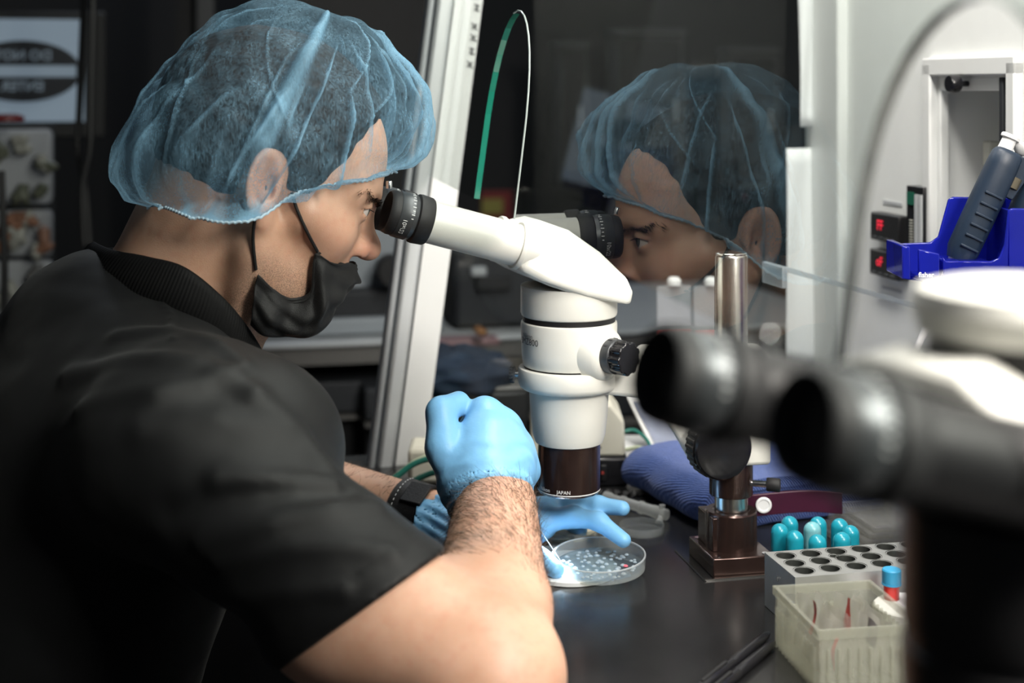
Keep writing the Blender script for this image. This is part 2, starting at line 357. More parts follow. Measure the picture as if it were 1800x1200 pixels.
# sheets of paper clipped inside the side window
for i, (x0, x1, y0, y1) in enumerate(((1398, 1440, -90, 222), (1376, 1440, 260, 640))):
    (ua, za), (ub, zb_) = su(x0, y0), su(x1, y1)
    vs_ = []; fs_ = []; nu, nz = 8, 14
    for j in range(nz+1):
        for k in range(nu+1):
            s_, t_ = k/nu, j/nz
            vs_.append(UVZ(ua+(ub-ua)*s_, VSIDE-.006-.007*math.sin(s_*3+t_*2+i)**2-.004*t_, za+(zb_-za)*t_))
    for j in range(nz):
        for k in range(nu): q = j*(nu+1)+k; fs_.append((q, q+1, q+nu+2, q+nu+1))
    tag(obj('paper_sheet', vs_, fs_, 'paper', None, solid=.0006), ('white paper sheet hanging high in the far corner of the cabinet', 'white paper sheet hanging lower in the far corner, behind the clear clip')[i], 'paper', 'papers in the cabinet corner')
SC.cycles.transparent_max_bounces = 24
# ================================================================== stereo microscopes
def zpx(py): return CAM_Z-(py-Y_H)*1.389/F_PX           # height seen at this row in the plane of the column
def gear(mb, o, ax, r, depth, d0, d1, n):
    ax = Vector(ax).normalized(); e1 = ax.orthogonal().normalized(); e2 = ax.cross(e1); pts = []
    m = n*4
    for k in range(m):
        rr = r if (k % 4) < 2 else r-depth; a = 2*math.pi*(k+.5*(k % 2))/m; pts.append(Vector(o)+ax*d0+(e1*math.cos(a)+e2*math.sin(a))*rr)
    mb.prism(pts, ax*(d1-d0)); return mb
def microscope(label, S, hs, kind, ipd=.032, dE=.190, hz=0.0):
    white = kind == 'white'
    WH = 'scope_white' if white else 'scope_black'
    us = Vector((math.cos(hs), math.sin(hs), 0)); vs_ = Vector((-math.sin(hs), math.cos(hs), 0)); A = -us; B = -vs_
    t = thing('stereo_microscope', (S.x, S.y, TZ), label, 'microscope')
    ax0 = Vector((S.x, S.y, 0))
    L = lambda a, b, z: ax0+A*a+B*b+Z*z
    # prism head: convex body of three profile layers
    k = .000584
    top = [(905, 386), (935, 381), (985, 400), (1040, 440), (1073, 478), (1085, 506), (1080, 530)]
    mid_ = [(897, 400), (925, 398), (985, 424), (1040, 457), (1075, 484), (1085, 506), (1081, 528), (1000, 512), (940, 490), (905, 473), (884, 460)]
    side = [(902, 412), (928, 412), (985, 437), (1040, 467), (1068, 486), (1076, 506), (1072, 524), (1000, 506), (940, 484), (908, 466), (892, 455)]
    pts = []
    for prof, bs in ((top, (-.022, .022)), (mid_, (-.044, .044)), (side, (-.050, .050))):
        for b in bs:
            pts += [L((1000-x)*k, b, zpx(y)+hz) for x, y in prof]
    pts += [L((1000-x)*k, b, zpx(y)+hz) for x, y in ((884, 460), (905, 473), (1080, 530)) for b in (-.022, .022)]
    bm = bmesh.new()
    for p in pts: bm.verts.new(p)
    r = bmesh.ops.convex_hull(bm, input=bm.verts[:])
    bmesh.ops.delete(bm, geom=[g for g in r['geom_interior'] if isinstance(g, bmesh.types.BMVert)], context='VERTS')
    bmesh.ops.dissolve_limit(bm, angle_limit=math.radians(4), verts=bm.verts[:], edges=bm.edges[:])
    bmesh.ops.recalc_face_normals(bm, faces=bm.faces[:])
    bm.verts.index_update(); pv = [v.co.copy() for v in bm.verts]; pf = [[v.index for v in f.verts] for f in bm.faces]; pn = [f.normal.z for f in bm.faces]; bm.free()
    if white: head = obj('prism_head', pv, pf, 'scope_white', t, bevel=.005, bseg=3)
    else: head = obj('prism_head', pv, pf, ['scope_black', 'scope_white'], t, bevel=.005, bseg=3, fmats=[1 if z > .25 else 0 for z in pn])
    zs = zpx(558)
    mb = MB(); mb.lathe(ax0+Z*(zs+.002), Z, [(0, .0445), (.0015, .0465), (.004, .0472), (.020, .0472), (.030+hz, .047)], 64); mb.build('head_mount', WH, t)
    mb = MB(); mb.lathe(ax0+Z*(zs-.003), Z, [(0, .0452), (.006, .0452)], 64); mb.build('seam_ring', 'scope_black', t)
    zb = zpx(640)
    mb = MB(); mb.lathe(ax0+Z*zb, Z, [(0, .0445), (.001, .0452), (.012, .0462), (zs-zb-.006, .0472), (zs-zb-.0035, .0468), (zs-zb-.0025, .0455)], 64); body = mb.build('zoom_body', WH, t)
    mb = MB(); mb.lathe(ax0+Z*(zb-.0022), Z, [(0, .0438), (.003, .0438)], 64); mb.build('seam_ring', 'scope_black', t)
    # zoom knob on its boss
    kd = Vector((.707, -.707, 0)); ko = ax0+Z*zpx(612)
    mb = MB(); mb.lathe(ko+kd*.020, kd, [(0, .030), (.018, .0285), (.029, .0245), (.033, .0205), (.034, .018)], 48); mb.build('knob_boss', WH, body)
    kn = MB(); kn.lathe(ko+kd*.053, kd, [(0, .0165), (.002, .0168), (.010, .0165), (.011, .0155)], 48); zk = kn.build('zoom_knob', 'scale_grey', t)
    mb = MB(); gear(mb, ko, kd, .0163, .0016, .063, .0775, 9); mb.build('knob_grip', 'black_gloss', zk, bevel=.0014)
    for q in range(7):
        e1 = Z; e2 = kd.cross(Z); a = -2.2+q*.5; c = ko+kd*.0575+(e1*math.cos(a)+e2*math.sin(a))*.0166
        mb = MB(); mb.box(c, .0022, .0008, .0006, (kd, (e1*-math.sin(a)+e2*math.cos(a)), (e1*math.cos(a)+e2*math.sin(a)))); mb.build('knob_mark', 'print_black', zk, smooth=False)
    # holder ring, lower barrel, objective
    zr1, zr0 = zpx(643), zpx(681)
    mb = MB(); mb.lathe(ax0+Z*zr0, Z, [(0, .0405), (.0005, .0455), (.003, .0485), (.006, .0496), (zr1-zr0-.002, .0496), (zr1-zr0-.0005, .0488), (zr1-zr0, .0475)], 64); ring = mb.build('holder_ring', WH, t)
    zl0 = zpx(776)
    mb = MB(); mb.lathe(ax0+Z*zl0, Z, [(0, .0308), (.001, .033), (.008, .0355), (.030, .0378), (zr0-zl0+.002, .0392)], 64); mb.build('lower_barrel', WH, t)
    zo = zpx(862)
    mb = MB(); mb.lathe(ax0+Z*zo, Z, [(0, .0255), (.0, .0292), (.0015, .0302), (.0018, .0305), (zl0-zo+.002, .0305)], 64); ob = mb.build('objective', 'bronze', t)
    mb = MB(); mb.lathe(ax0+Z*(zo+.0025), Z, [(0, .0306), (.0009, .0306)], 64, cap=False); mb.build('objective_line', 'print_white', ob)
    mb = MB(); mb.lathe(ax0+Z*(zo+.001), Z, [(0, .0001), (.001, .0255)], 48); mb.build('front_lens', 'black_gloss', ob)
    if white:
        oo = Vector((S.x, S.y, 0)); cam_az = math.atan2(-S.y, -S.x)
        text_cyl('objective_text', 'JAPAN', .0047, oo, .0305, cam_az-.17, zo+.0062, 'print_white', ob)
        text_cyl('objective_text', 'Nikon', .0054, oo, .0305, cam_az-.86, zo+.0066, 'print_white', ob)
        text_cyl('body_text', 'Nikon', .0066, oo, .0472, cam_az-1.00, zpx(583), 'print_black', body)
        text_cyl('body_text', 'SMZ800', .0088, oo, .0471, cam_az-.98, zpx(593), 'print_black', body)
    # clamp screw of the holder ring
    sd = Vector((-.97, .2, 0)).normalized(); so = ax0+Z*zpx(662)
    mb = MB(); mb.lathe(so+sd*.048, sd, [(0, .0025), (.007, .0025)], 16); cs = mb.build('clamp_screw', 'chrome', ring)
    mb = MB(); gear(mb, so, sd, .0085, .0006, .0545, .0585, 16); mb.build('clamp_screw_head', 'scale_grey', ring, bevel=.0005)
    # focus arm, mount and column
    cx = S.x+.1583
    xp = lambda px: S.x+(px-1000)*1.389/F_PX
    prof = [(1040, 646), (1112, 646), (1125, 612), (1335, 610), (1348, 618), (1348, 806), (1240, 812), (1205, 797), (1180, 752), (1152, 708), (1128, 692), (1040, 683)]
    mb = MB(); mb.prism([Vector((xp(x), S.y-.024, zpx(y))) for x, y in prof], (0, .048, 0)); arm = mb.build('focus_arm', WH, t, bevel=.004, bseg=3)
    fd = Vector((.30, -.95, 0)).normalized(); fo_ = Vector((xp(1248), S.y-.024, zpx(768)))
    mb = MB(); gear(mb, fo_, fd, .0310, .0010, .002, .018, 30); fk = mb.build('focus_knob', 'scope_black', t, bevel=.0005)
    mb = MB(); mb.lathe(fo_, fd, [(0, .026), (.018, .026), (.0195, .0295), (.022, .0295), (.024, .028), (.026, .020)], 48); mb.build('focus_knob_cap', 'black_gloss', fk)
    mb = MB(); mb.lathe(Vector((cx, S.y, TZ+.03)), Z, [(0, .0161), (zpx(447)-TZ-.032, .0161), (zpx(447)-TZ-.0305, .0156), (zpx(447)-TZ-.030, .0150)], 48); colm = mb.build('column', 'steel', t)
    mb = MB(); mb.lathe(Vector((cx, S.y, zpx(447)+.0002)), Z, [(0, .0152), (.0012, .0152), (.0018, .0145)], 48); mb.build('column_cap', 'steel', colm)
    z1, z0 = zpx(812), zpx(868)
    mb = MB(); mb.lathe(Vector((cx, S.y, z0)), Z, [(0, .0170), (0, .0200), (.001, .0212), (z1-z0, .0212)], 48); cl = mb.build('stop_collar', 'bronze', t)
    td = Vector((.96, -.28, 0)).normalized(); to = Vector((cx, S.y, zpx(846)))
    mb = MB(); mb.lathe(to+td*.020, td, [(0, .0031), (.016, .0031)], 16); mb.build('stop_screw', 'chrome', cl)
    mb = MB(); mb.lathe(to+td*.0345, td, [(0, .006), (.001, .0066), (.012, .0066), (.013, .006)], 24); mb.build('stop_screw_knob', 'rubber', cl)
    # base: plate, square shoulder, round boss
    bu = Vector((.979, .203, 0)); bv = Vector((-.203, .979, 0)); bo = Vector((cx, S.y, TZ))
    mb = MB(); mb.box(bo+Z*.009, .031, .036, .009, (bu, bv, Z)); pl = mb.build('base_plate', 'bronze', t, bevel=.0012)
    mb = MB(); mb.lathe(bo+Z*.018, Z, [(0, .0252), (.034, .0252), (.0355, .0240), (.0355, .0185), (.034, .0165)], 48); mb.build('base_boss', 'bronze', t)
    mb = MB(); mb.box(bo+Z*.034-bu*.012+bv*.006, .0125, .0215, .0160, (bu, bv, Z)); mb.build('base_shoulder', 'bronze', t, bevel=.001)
    for i in (-1, 1):
        for j in (-1, 1):
            mb = MB(); mb.lathe(bo+Z*.018+bu*.024*i+bv*.029*j, Z, [(0, .0032), (.0006, .0032)], 16); mb.build('base_screw', 'chrome', pl)
    # two eyepiece tubes
    T16 = math.radians(16.0)
    Td = (A*math.cos(T16)+Z*math.sin(T16)).normalized()
    for sgn in (1, -1):
        E0 = L(dE, ipd*sgn, 0); E0.z = EYE.z
        D = -Td
        mb = MB(); mb.lathe(E0, D, [(.041, .0180), (.041, .0195), (.100, .0197), (.134, .0197), (.1345, .019)], 48); tb = mb.build('eyepiece_tube', WH if white else 'scope_black', t)
        mb = MB(); mb.lathe(E0, D, [(.1300, .0200), (.1302, .0222), (.1312, .0228), (.1345, .0228), (.1350, .0222), (.1500, .0180)], 48); mb.build('tube_collar', WH, tb)
        mb = MB(); mb.lathe(E0, D, [(.0262, .0190), (.0262, .0208), (.0275, .0226), (.030, .0230), (.040, .0222), (.0415, .0212), (.0415, .019)], 48); ep = mb.build('eyepiece', 'rubber', t)
        mb = MB(); mb.lathe(E0, D, [(.0092, .0190), (.0092, .0208), (.0100, .0214), (.0220, .0219), (.0225, .0213), (.0262, .0205), (.0262, .018)], 48); mb.build('dioptre_ring', 'scale_grey', ep)
        mb = MB(); mb.lathe(E0, D, [(.012, .0100), (.0065, .0135), (.0010, .0172), (.0000, .0182), (.0012, .0196), (.0050, .0206), (.0092, .0206), (.0094, .018)], 48); mb.build('eyecup', 'rubber', ep)
        mb = MB(); mb.lathe(E0, D, [(.0075, .0001), (.008, .0135)], 32); mb.build('eye_lens', 'black_gloss', ep)
        e1 = (Z-D*Z.dot(D)).normalized(); e2 = D.cross(e1); e2 = e2 if e2.dot(B) > 0 else -e2
        for q in range(9):
            a = .25+q*.17; c = E0+D*.0205+(e1*math.cos(a)+e2*math.sin(a))*.0218
            mb = MB(); mb.box(c, .0016 if q % 2 else .0010, .00035, .0003, (D, -e1*math.sin(a)+e2*math.cos(a), e1*math.cos(a)+e2*math.sin(a))); mb.build('dioptre_mark', 'print_white', ep, smooth=False)
        if white:
            vt, ft = text_geo('10x/22', .0058)
            ov = []
            for v in vt:
                a = 2.15-v.y/.0217; d_ = .0158+ (-v.x)*.0
                a = 2.05+v.x/.0217; ov.append(E0+D*(.0150-v.y)+(e1*math.cos(a)+e2*math.sin(a))*.02195)
            obj('eyepiece_text', ov, ft, 'print_white', ep, smooth=False)
    mb = MB(); kk = L(dE, .020, 0); kk.z = EYE.z+.021
    mb.lathe(kk-Td*.006, Z, [(0, .003), (.006, .003), (.007, .0025)], 16); mb.build('eyepiece_screw', 'chrome', t)
    return t
m1 = microscope('cream stereo microscope on a steel column, in use by the seated man', S, HS, 'white')
S2 = Vector((.2085, .586, TZ))
m2 = microscope('large blurred black stereo microscope close to the camera at the right', S2, math.radians(25), 'black', .048, .145, .022)
mb = MB(); mb.lathe(Vector((S2.x+.004, S2.y, 1.114)), Z, [(0, .036), (.001, .044), (.012, .047), (.019, .044), (.021, .036)], 48); mb.build('camera_port', 'scope_white', m2)
mb = MB(); mb.lathe(Vector((S2.x+.004, S2.y, 1.085)), Z, [(0, .040), (.030, .040)], 40); mb.build('port_neck', 'scope_black', m2)
# light of the microscope's own illuminator, shining down through the objective onto the dish
sp = bpy.data.lights.new('objective_illuminator', 'SPOT'); sp.energy = 5.0; sp.color = (.72, .88, 1.0); sp.spot_size = math.radians(46); sp.spot_blend = .6; sp.shadow_soft_size = .006
so_ = bpy.data.objects.new('objective_illuminator', sp); COL.objects.link(so_); so_.location = (S.x, S.y, zpx(866)); 
so_.rotation_euler = (Vector((S.x, S.y, zpx(866)))-P(958, 1012, 1.345)).to_track_quat('Z', 'Y').to_euler()
# ================================================================== things on the work surface
def T(px, py, z=0.0):
    Y = (CAM_Z-TZ-z)*F_PX/(py-Y_H); return Vector(((px-900)/F_PX*Y, Y, TZ+z))
mk('alu_block', (.42, .43, .42), .38, metal=.65, var=.08, scale=120, bump=.06, bscale=400)
mk('hole_dark', (.06, .065, .06), .45, metal=.5, var=.1)
mk('teal', (.010, .27, .36), .28, var=.05, coat=.2)
mk('teal_pale', (.17, .42, .46), .3, var=.05, coat=.2)
mk('towel', (.060, .115, .36), .95, var=.35, scale=260, bump=1.0, bscale=420, sheen=.2, stretch=(1.6, 1.6, .5))
mk('plum', (.05, .008, .025), .4, var=.2)
mk('beige_case', (.62, .60, .50), .45, var=.03)
mk('screen_blue', (.10, .13, .22), .3, var=.1)
mk('green_cable', (.01, .13, .10), .5, var=.1); mk('pale_cable', (.42, .47, .34), .5, var=.1)
mk('foam_white', (.86, .86, .87), .8, var=.04, bump=.4, bscale=400)
mk('red_liquid', (.45, .02, .015), .3, var=.1); mk('blue_cap', (.03, .28, .50), .4, var=.05); mk('green_cap', (.01, .17, .11), .4, var=.05); mk('brown_liquid', (.16, .05, .03), .4, var=.1)
def frosted(name, col, a, rough=.35):
    m = mk(name, col, rough, var=.04); nt = m.node_tree; L = nt.links.new; b = nt.nodes['Principled BSDF']; out = nt.nodes['Material Output']
    tr = nt.nodes.new('ShaderNodeBsdfTransparent'); tl = nt.nodes.new('ShaderNodeBsdfTranslucent'); tl.inputs[0].default_value = (*col, 1)
    m1 = nt.nodes.new('ShaderNodeMixShader'); m1.inputs[0].default_value = .4; L(b.outputs[0], m1.inputs[1]); L(tl.outputs[0], m1.inputs[2])
    m2 = nt.nodes.new('ShaderNodeMixShader'); m2.inputs[0].default_value = a; L(tr.outputs[0], m2.inputs[1]); L(m1.outputs[0], m2.inputs[2]); L(m2.outputs[0], out.inputs[0])
    tr.inputs[0].default_value = (.93, .93, .9, 1)
    return m
frosted('box_plastic', (.60, .61, .54), .27)
frosted('sachet_film', (.72, .70, .66), .40, .15)
frosted('clear_tube', (.68, .70, .70), .40, .12)
frosted('card_film', (.62, .64, .68), .55, .25)
frosted('pack_film', (.45, .45, .45), .22, .1)
frosted('acrylic', (.55, .60, .66), .50, .1)
mk('sachet_red', (.40, .05, .04), .4, var=.2); mk('sachet_grey', (.10, .09, .09), .5, var=.2)

# aluminium tube block with round wells
rk = thing('tube_block', T(1420, 1040), 'silver aluminium block with rows of empty round wells, beside the teal tubes', 'tube rack')
rd = Vector((.9765, .2155, 0)); cd = Vector((.2155, -.9765, 0)); r0 = Vector((.2268, 1.277, 0)); RW, RD, RH = .160, .067, .048
outer = [(0, 0), (RW, 0), (RW, RD), (0, RD)]
h11 = Vector((.2438, 1.268, 0))-r0; hx, hy = h11.dot(rd), h11.dot(cd)
loops = [[Vector((a, b, 0)) for a, b in outer]]; wells = []
for i in range(6):
    for j in range(3):
        c = (hx+.0247*i, hy+.0200*j-.0008*i)
        if c[0] > RW-.012: continue
        wells.append((c, .0084))
wells.append(((hx+.0247*1.68, hy+.010), .0034))
for (c, r) in wells: loops.append([Vector((c[0]+r*math.cos(2*math.pi*k/24), c[1]+r*math.sin(2*math.pi*k/24), 0)) for k in range(24)])
tess = geometry.tessellate_polygon(loops); flat = [p for l in loops for p in l]
W3 = lambda a, b, z: r0+rd*a+cd*b+Z*(TZ+z)
vs = [W3(p.x, p.y, RH) for p in flat]; fs = []
for t in tess:
    nn = (vs[t[1]]-vs[t[0]]).cross(vs[t[2]]-vs[t[0]]); fs.append(t if nn.z > 0 else (t[0], t[2], t[1]))
n = len(vs); vs += [W3(a, b, .0005) for a, b in outer]; fs += [(n+3, n+2, n+1, n)]+[(i, (i+1) % 4, n+(i+1) % 4, n+i) for i in range(4)]
blk = obj('block', vs, fs, 'alu_block', rk, smooth=False)
for (c, r) in wells:
    mb = MB(); mb.lathe(W3(c[0], c[1], RH), -Z, [(-.0004, r+.0012), (.0006, r), (.034, r), (.038, .0005)], 24, cap=False); mb.build('well', ['hole_dark'], blk)
mb = MB(); mb.lathe(W3(-.0002, .030, .034), -rd, [(0, .0022), (.0004, .0022)], 14); mb.build('side_screw', 'chrome', blk)

# teal round-ended tubes
src = None
names = ['left end of the front row of teal tubes', 'back left, behind the leftmost tube', 'second in front, low', 'pale faded one in the middle', 'behind the pale one', 'front, right of the middle, lowest', 'back right', 'rightmost', 'front right, before the back right one']
labels = ['bright teal round-topped tube, leftmost of the cluster behind the metal block', 'teal round-topped tube at the back left, half behind the leftmost one', 'teal round-topped tube in the front row, second from the left',
          'pale faded grey-teal round-topped tube in the middle of the cluster', 'dark teal round-topped tube peeking out behind the pale one', 'teal round-topped tube right in front of the pale one, lowest in view',
          'dark teal round-topped tube at the back right of the cluster', 'rightmost teal round-topped tube of the cluster', 'teal round-topped tube at the front right of the cluster']
for i, (px, py) in enumerate(((1370.7, 920), (1388, 907), (1397, 932), (1428, 917), (1438, 908), (1437, 939), (1476, 911), (1495, 923), (1480, 935))):
    q = T(px, py, .049); q.z = TZ; r = .0083
    if src is None:
        mb = MB(); mb.lathe((0, 0, 0), Z, [(0, r*.93), (.001, r)]+[(.0407+r*math.sin(a), r*math.cos(a)) for a in np.linspace(0, math.pi/2, 12)], 32)
        src = obj('tube_shell', mb.v, mb.f, 'teal'); src_me = src.data; bpy.data.objects.remove(src)
        mb = MB(); mb.lathe((0, 0, 0), Z, [(0, r+.0004), (.006, r+.0004), (.0064, r)], 32, cap=False); o_ = obj('tube_band', mb.v, mb.f, 'teal'); band_me = o_.data; bpy.data.objects.remove(o_)
        pale_me = src_me.copy(); pale_me.materials[0] = MATS['teal_pale']; src = True
    t = thing('test_tube', q, labels[i], 'tube', 'round-topped teal tubes behind the metal block')
    for nm, me, zz in (('tube_shell', pale_me if i == 3 else src_me, .0245), ('tube_band', band_me, .0032)):
        o = bpy.data.objects.new(nm, me); COL.objects.link(o); o.location = (0, 0, zz); o.parent = t; WM[o.name] = Matrix.Translation(q+Z*zz)

# translucent ribbed tip box
bx = thing('tip_box', Vector((.268, 1.147, TZ)), 'open translucent ribbed plastic box holding small clear sachets', 'box')
b0 = Vector((.2200, 1.188, TZ)); eu = Vector((.0817, .013, 0)); ev = Vector((.0159, -.096, 0)); BW, BD, BH = eu.length, ev.length, .049; eu.normalize(); ev.normalize()
Bp = lambda a, b, z: b0+eu*a+ev*b+Z*z
th = .0014
walls = {'long': [(0, 0, th, BD), (BW-th, 0, BW, BD)], 'short': [(th, 0, BW-th, th), (th, BD-th, BW-th, BD)]}
for a0, b0_, a1, b1 in walls['long']+walls['short']:
    mb = MB(); mb.box(Bp((a0+a1)/2, (b0_+b1)/2, BH/2+.0008), (a1-a0)/2, (b1-b0_)/2, BH/2-.0008, (eu, ev, Z)); wl = mb.build('wall', 'box_plastic', bx, bevel=.0004)
mb = MB(); mb.box(Bp(BW/2, BD/2, .0016), BW/2-th, BD/2-th, .0008, (eu, ev, Z)); mb.build('base', 'box_plastic', bx)
mb = MB()
for a0, b0_, a1, b1 in ((-.002, -.002, BW+.002, .0), (-.002, BD, BW+.002, BD+.002), (-.002, 0, 0, BD), (BW, 0, BW+.002, BD)):
    mb.box(Bp((a0+a1)/2, (b0_+b1)/2, BH-.0035), (a1-a0)/2, (b1-b0_)/2, .0035, (eu, ev, Z))
mb.build('rim', 'box_plastic', bx, smooth=False)
for side_ in (0, 1):
    for k in range(12):
        mb = MB(); mb.box(Bp(-.0012 if not side_ else BW+.0012, .006+k*(BD-.012)/11, .017), .0012, .0012, .0165, (eu, ev, Z)); mb.build('rib', 'box_plastic', bx, bevel=.0004)
    for k in range(9):
        mb = MB(); mb.box(Bp(.007+k*(BW-.014)/8, -.0012 if not side_ else BD+.0012, .017), .0012, .0012, .0165, (eu, ev, Z)); mb.build('rib', 'box_plastic', bx, bevel=.0004)
for k in range(4):
    mb = MB(); mb.box(Bp(.014+k*.018, .0030, .022), .004, .0012, .012, (eu, ev, Z)); mb.build('inner_rib', 'box_plastic', bx, bevel=.0004)
random.seed(5)
slab = ['clear sachet leaning along the left wall of the tip box', 'clear sachet second from the left wall in the tip box', 'clear sachet with a pale fold in the middle of the tip box', 'crumpled clear sachet with a red stripe in the tip box', 'clear sachet with a dark grey print near the right of the tip box', 'clear sachet at the right wall of the tip box']
for k in range(6):
    a0 = .012+k*.0105; lean = .006+.003*math.sin(k*2); vs_ = []; fs_ = []
    n1, n2 = 9, 12; hgt = (.050, .047, .049, .052, .044, .046)[k]
    for j in range(n1+1):
        for i in range(n2+1):
            s_, t_ = i/n2, j/n1
            cr = .0016*math.sin(9*s_+k*2+5*t_)+.0011*math.sin(17*s_-8*t_+k)
            vs_.append(Bp(a0+lean*t_+cr+(.003 if k == 3 else 0)*t_*math.sin(12*s_), .010+(BD-.024)*s_*(1-.10*t_), .004+(hgt-.004)*t_*(.93+.07*math.sin(4*s_+k*1.7))))
    fmx = []
    for j in range(n1):
        for i in range(n2):
            q = j*(n2+1)+i; fs_.append((q, q+1, q+n2+2, q+n2+1))
            fmx.append(1 if (k in (0, 3) and i == 5 and j > 3) or (k == 1 and i in (9,) and j < 6) else 2 if (k == 4 and 6 < i < 10 and 3 < j < 8) else 0)
    tag(obj('sachet', vs_, fs_, ['sachet_film', 'sachet_red', 'sachet_grey'], None, fmats=fmx, angle=180), slab[k], 'sachet', 'sachets in the tip box')

# round white foam float with two capped vials
c = Vector((.335, 1.197, TZ))
ff = thing('foam_float', c, 'round white foam tube float behind the translucent tip box', 'foam float')
mb = MB(); mb.lathe(c, Z, [(0, .029), (.001, .030), (.029, .030), (.030, .029)], 48); mb.build('foam_disc', 'foam_white', ff)
for (px, py, mc, ml, lab) in ((1567, 1052, 'blue_cap', 'red_liquid', 'small vial with red liquid and blue cap in the foam float'), (1622, 1072, 'green_cap', 'brown_liquid', 'small vial with green cap and brown liquid in the foam float')):
    q = T(px, py, .030); q.z = TZ+.030
    t = thing('sample_vial', q, lab, 'vial', 'vials in the foam float')
    mb = MB(); mb.lathe(q, Z, [(0, .0062), (.012, .0066), (.0125, .006)], 24); mb.build('vial_body', ml, t)
    mb = MB(); mb.lathe(q+Z*.0125, Z, [(0, .0076), (.001, .0080), (.012, .0080), (.013, .0072)], 24); mb.build('vial_cap', mc, t)
    mb = MB(); mb.lathe(q+Z*.0124, Z, [(0, .0083), (.0014, .0083)], 24); mb.build('cap_ring', mc, t)

# two black pens by the box
for i, (pa, pb, lab) in enumerate((((1352, 1112), (1240, 1203), 'slim black pen lying beside the tip box, the one farther from it'), ((1362, 1128), (1268, 1206), 'black pen lying right against the tip box'))):
    A_, B_ = T(*pa, .0045), T(*pb, .0045); d = (B_-A_).normalized(); Ln = .135
    t = thing('black_pen', (A_+d*Ln/2)*1.0, lab, 'pen', 'black pens')
    mb = MB(); mb.lathe(A_, d, [(0, .0012), (.004, .0026), (.012, .0040), (.075, .0043), (.0755, .0040)], 20); mb.build('pen_barrel', 'black_gloss', t)
    mb = MB(); mb.lathe(A_+d*.0755, d, [(0, .0044), (.001, .0046), (.058, .0046), (.060, .0035)], 20); cp = mb.build('pen_cap', 'black_gloss', t)
    sd = Vector((-d.y, d.x, 0)); mb = MB(); mb.box(A_+d*.108+Z*.0052, .022, .0014, .0006, (d, sd, Z)); mb.build('pen_clip', 'scope_black', cp, bevel=.0003)

# petri dishes
frosted('dish_plastic', (.75, .80, .84), .16, .08); frosted('drop_film', (.72, .82, .90), .45, .05)
def dish(c, r, h, label, up=Z, base_t=.0012, name='petri_dish', rimw=.0011, mat='dish_plastic'):
    t = thing(name, c, label, 'petri dish')
    mb = MB(); mb.lathe(c, up, [(0, r-.0006), (h-.0006, r), (h, r-.0003), (h, r-rimw), (h-.0005, r-rimw-.0002), (base_t, r-rimw-.0006)], 72, cap=False); mb.build('wall', mat, t)
    mb = MB(); mb.lathe(c, up, [(0, r-.0008), (base_t, r-.0012)], 72); mb.build('base', mat, t)
    return t
frosted('dish_rim', (.80, .84, .88), .45, .1)
up = Vector((-.02, -.055, 1)).normalized()
wd = T(1001, 1003); wd.z = TZ
tag(MB().lathe(wd, Z, [(0, .0455), (.0008, .0462), (.0042, .0462), (.005, .0455)], 72).build('stage_disc', 'stage_white' if 'stage_white' in MATS else mk('stage_white', (.66, .69, .70), .35, var=.05)), 'round white stage disc lying under the big petri dish', 'stage disc')
mb = MB(); mb.lathe(wd+Z*.0051+Vector((-.004, -.004, 0)), Z, [(0, .0185), (.0003, .0185)], 40); 
pd_c = T(1053, 996, .006); pd = dish(pd_c, .0447, .0125, 'large clear petri dish of droplets under the objective, held by the left hand', up, rimw=.0014)
mb = MB(); mb.lathe(pd_c, up, [(.0118, .0450), (.0128, .0450), (.0130, .0446), (.0130, .0436), (.0118, .0434)], 72, cap=False); mb.build('rim', 'dish_rim', pd)
e1 = up.orthogonal().normalized(); e2 = up.cross(e1)
mb = MB(); mb.lathe(pd_c, up, [(.0013, .0415), (.0030, .0415)], 60); mb.build('medium', 'droplet', pd)
random.seed(11)
dm = None; n_ = 0
mk('pink_dot', (.8, .12, .16), .3, var=.1)
for k in range(400):
    a, rr = random.uniform(0, 2*math.pi), .036*math.sqrt(random.random())
    x, y = rr*math.cos(a), rr*math.sin(a)
    g = 8.2e-3; ix, iy = round(x/g+.5*(round(y/g) % 2)), round(y/g)
    key = (ix, iy)
    if k == 0: used = set()
    if key in used: continue
    used.add(key)
    q = pd_c+up*.0031+e1*(x*.8+(ix-.5*(iy % 2))*g*.2)+e2*y; s = random.uniform(.0016, .0026)
    if dm is None:
        mb = MB(); mb.lathe((0, 0, 0), Z, [(0, 1.0), (.25, .97), (.55, .8), (.78, .5), (.88, .2), (.9, .02)], 14); o_ = obj('d', mb.v, mb.f, 'drop_film'); dm = o_.data; bpy.data.objects.remove(o_)
        dmp = dm.copy(); dmp.materials[0] = MATS['pink_dot']
    o = bpy.data.objects.new('droplet', dmp if n_ == 9 else dm); COL.objects.link(o); o.scale = (s, s, s*.8); o.location = q; WM[o.name] = Matrix.Translation(q); setparent(o, pd); n_ += 1
tag(pd, group='petri dishes')
tag(dish(T(1128, 934), .0238, .0080, 'small clear petri dish lid on the work surface at the fingertips'), group='petri dishes')
tag(dish(T(958, 962), .0300, .0110, 'clear petri dish half hidden by the forearm, behind the big dish'), group='petri dishes')
lid = dish(T(985, 936), .0400, .0095, 'wide clear petri dish behind the left fingers', Z); tag(lid, group='petri dishes')
mb = MB(); mb.lathe(T(985, 936)+Z*.0014, Z, [(0, .0375), (.0035, .0375)], 60); mb.build('agar', mk('agar', (.44, .41, .32), .35, var=.08), lid)

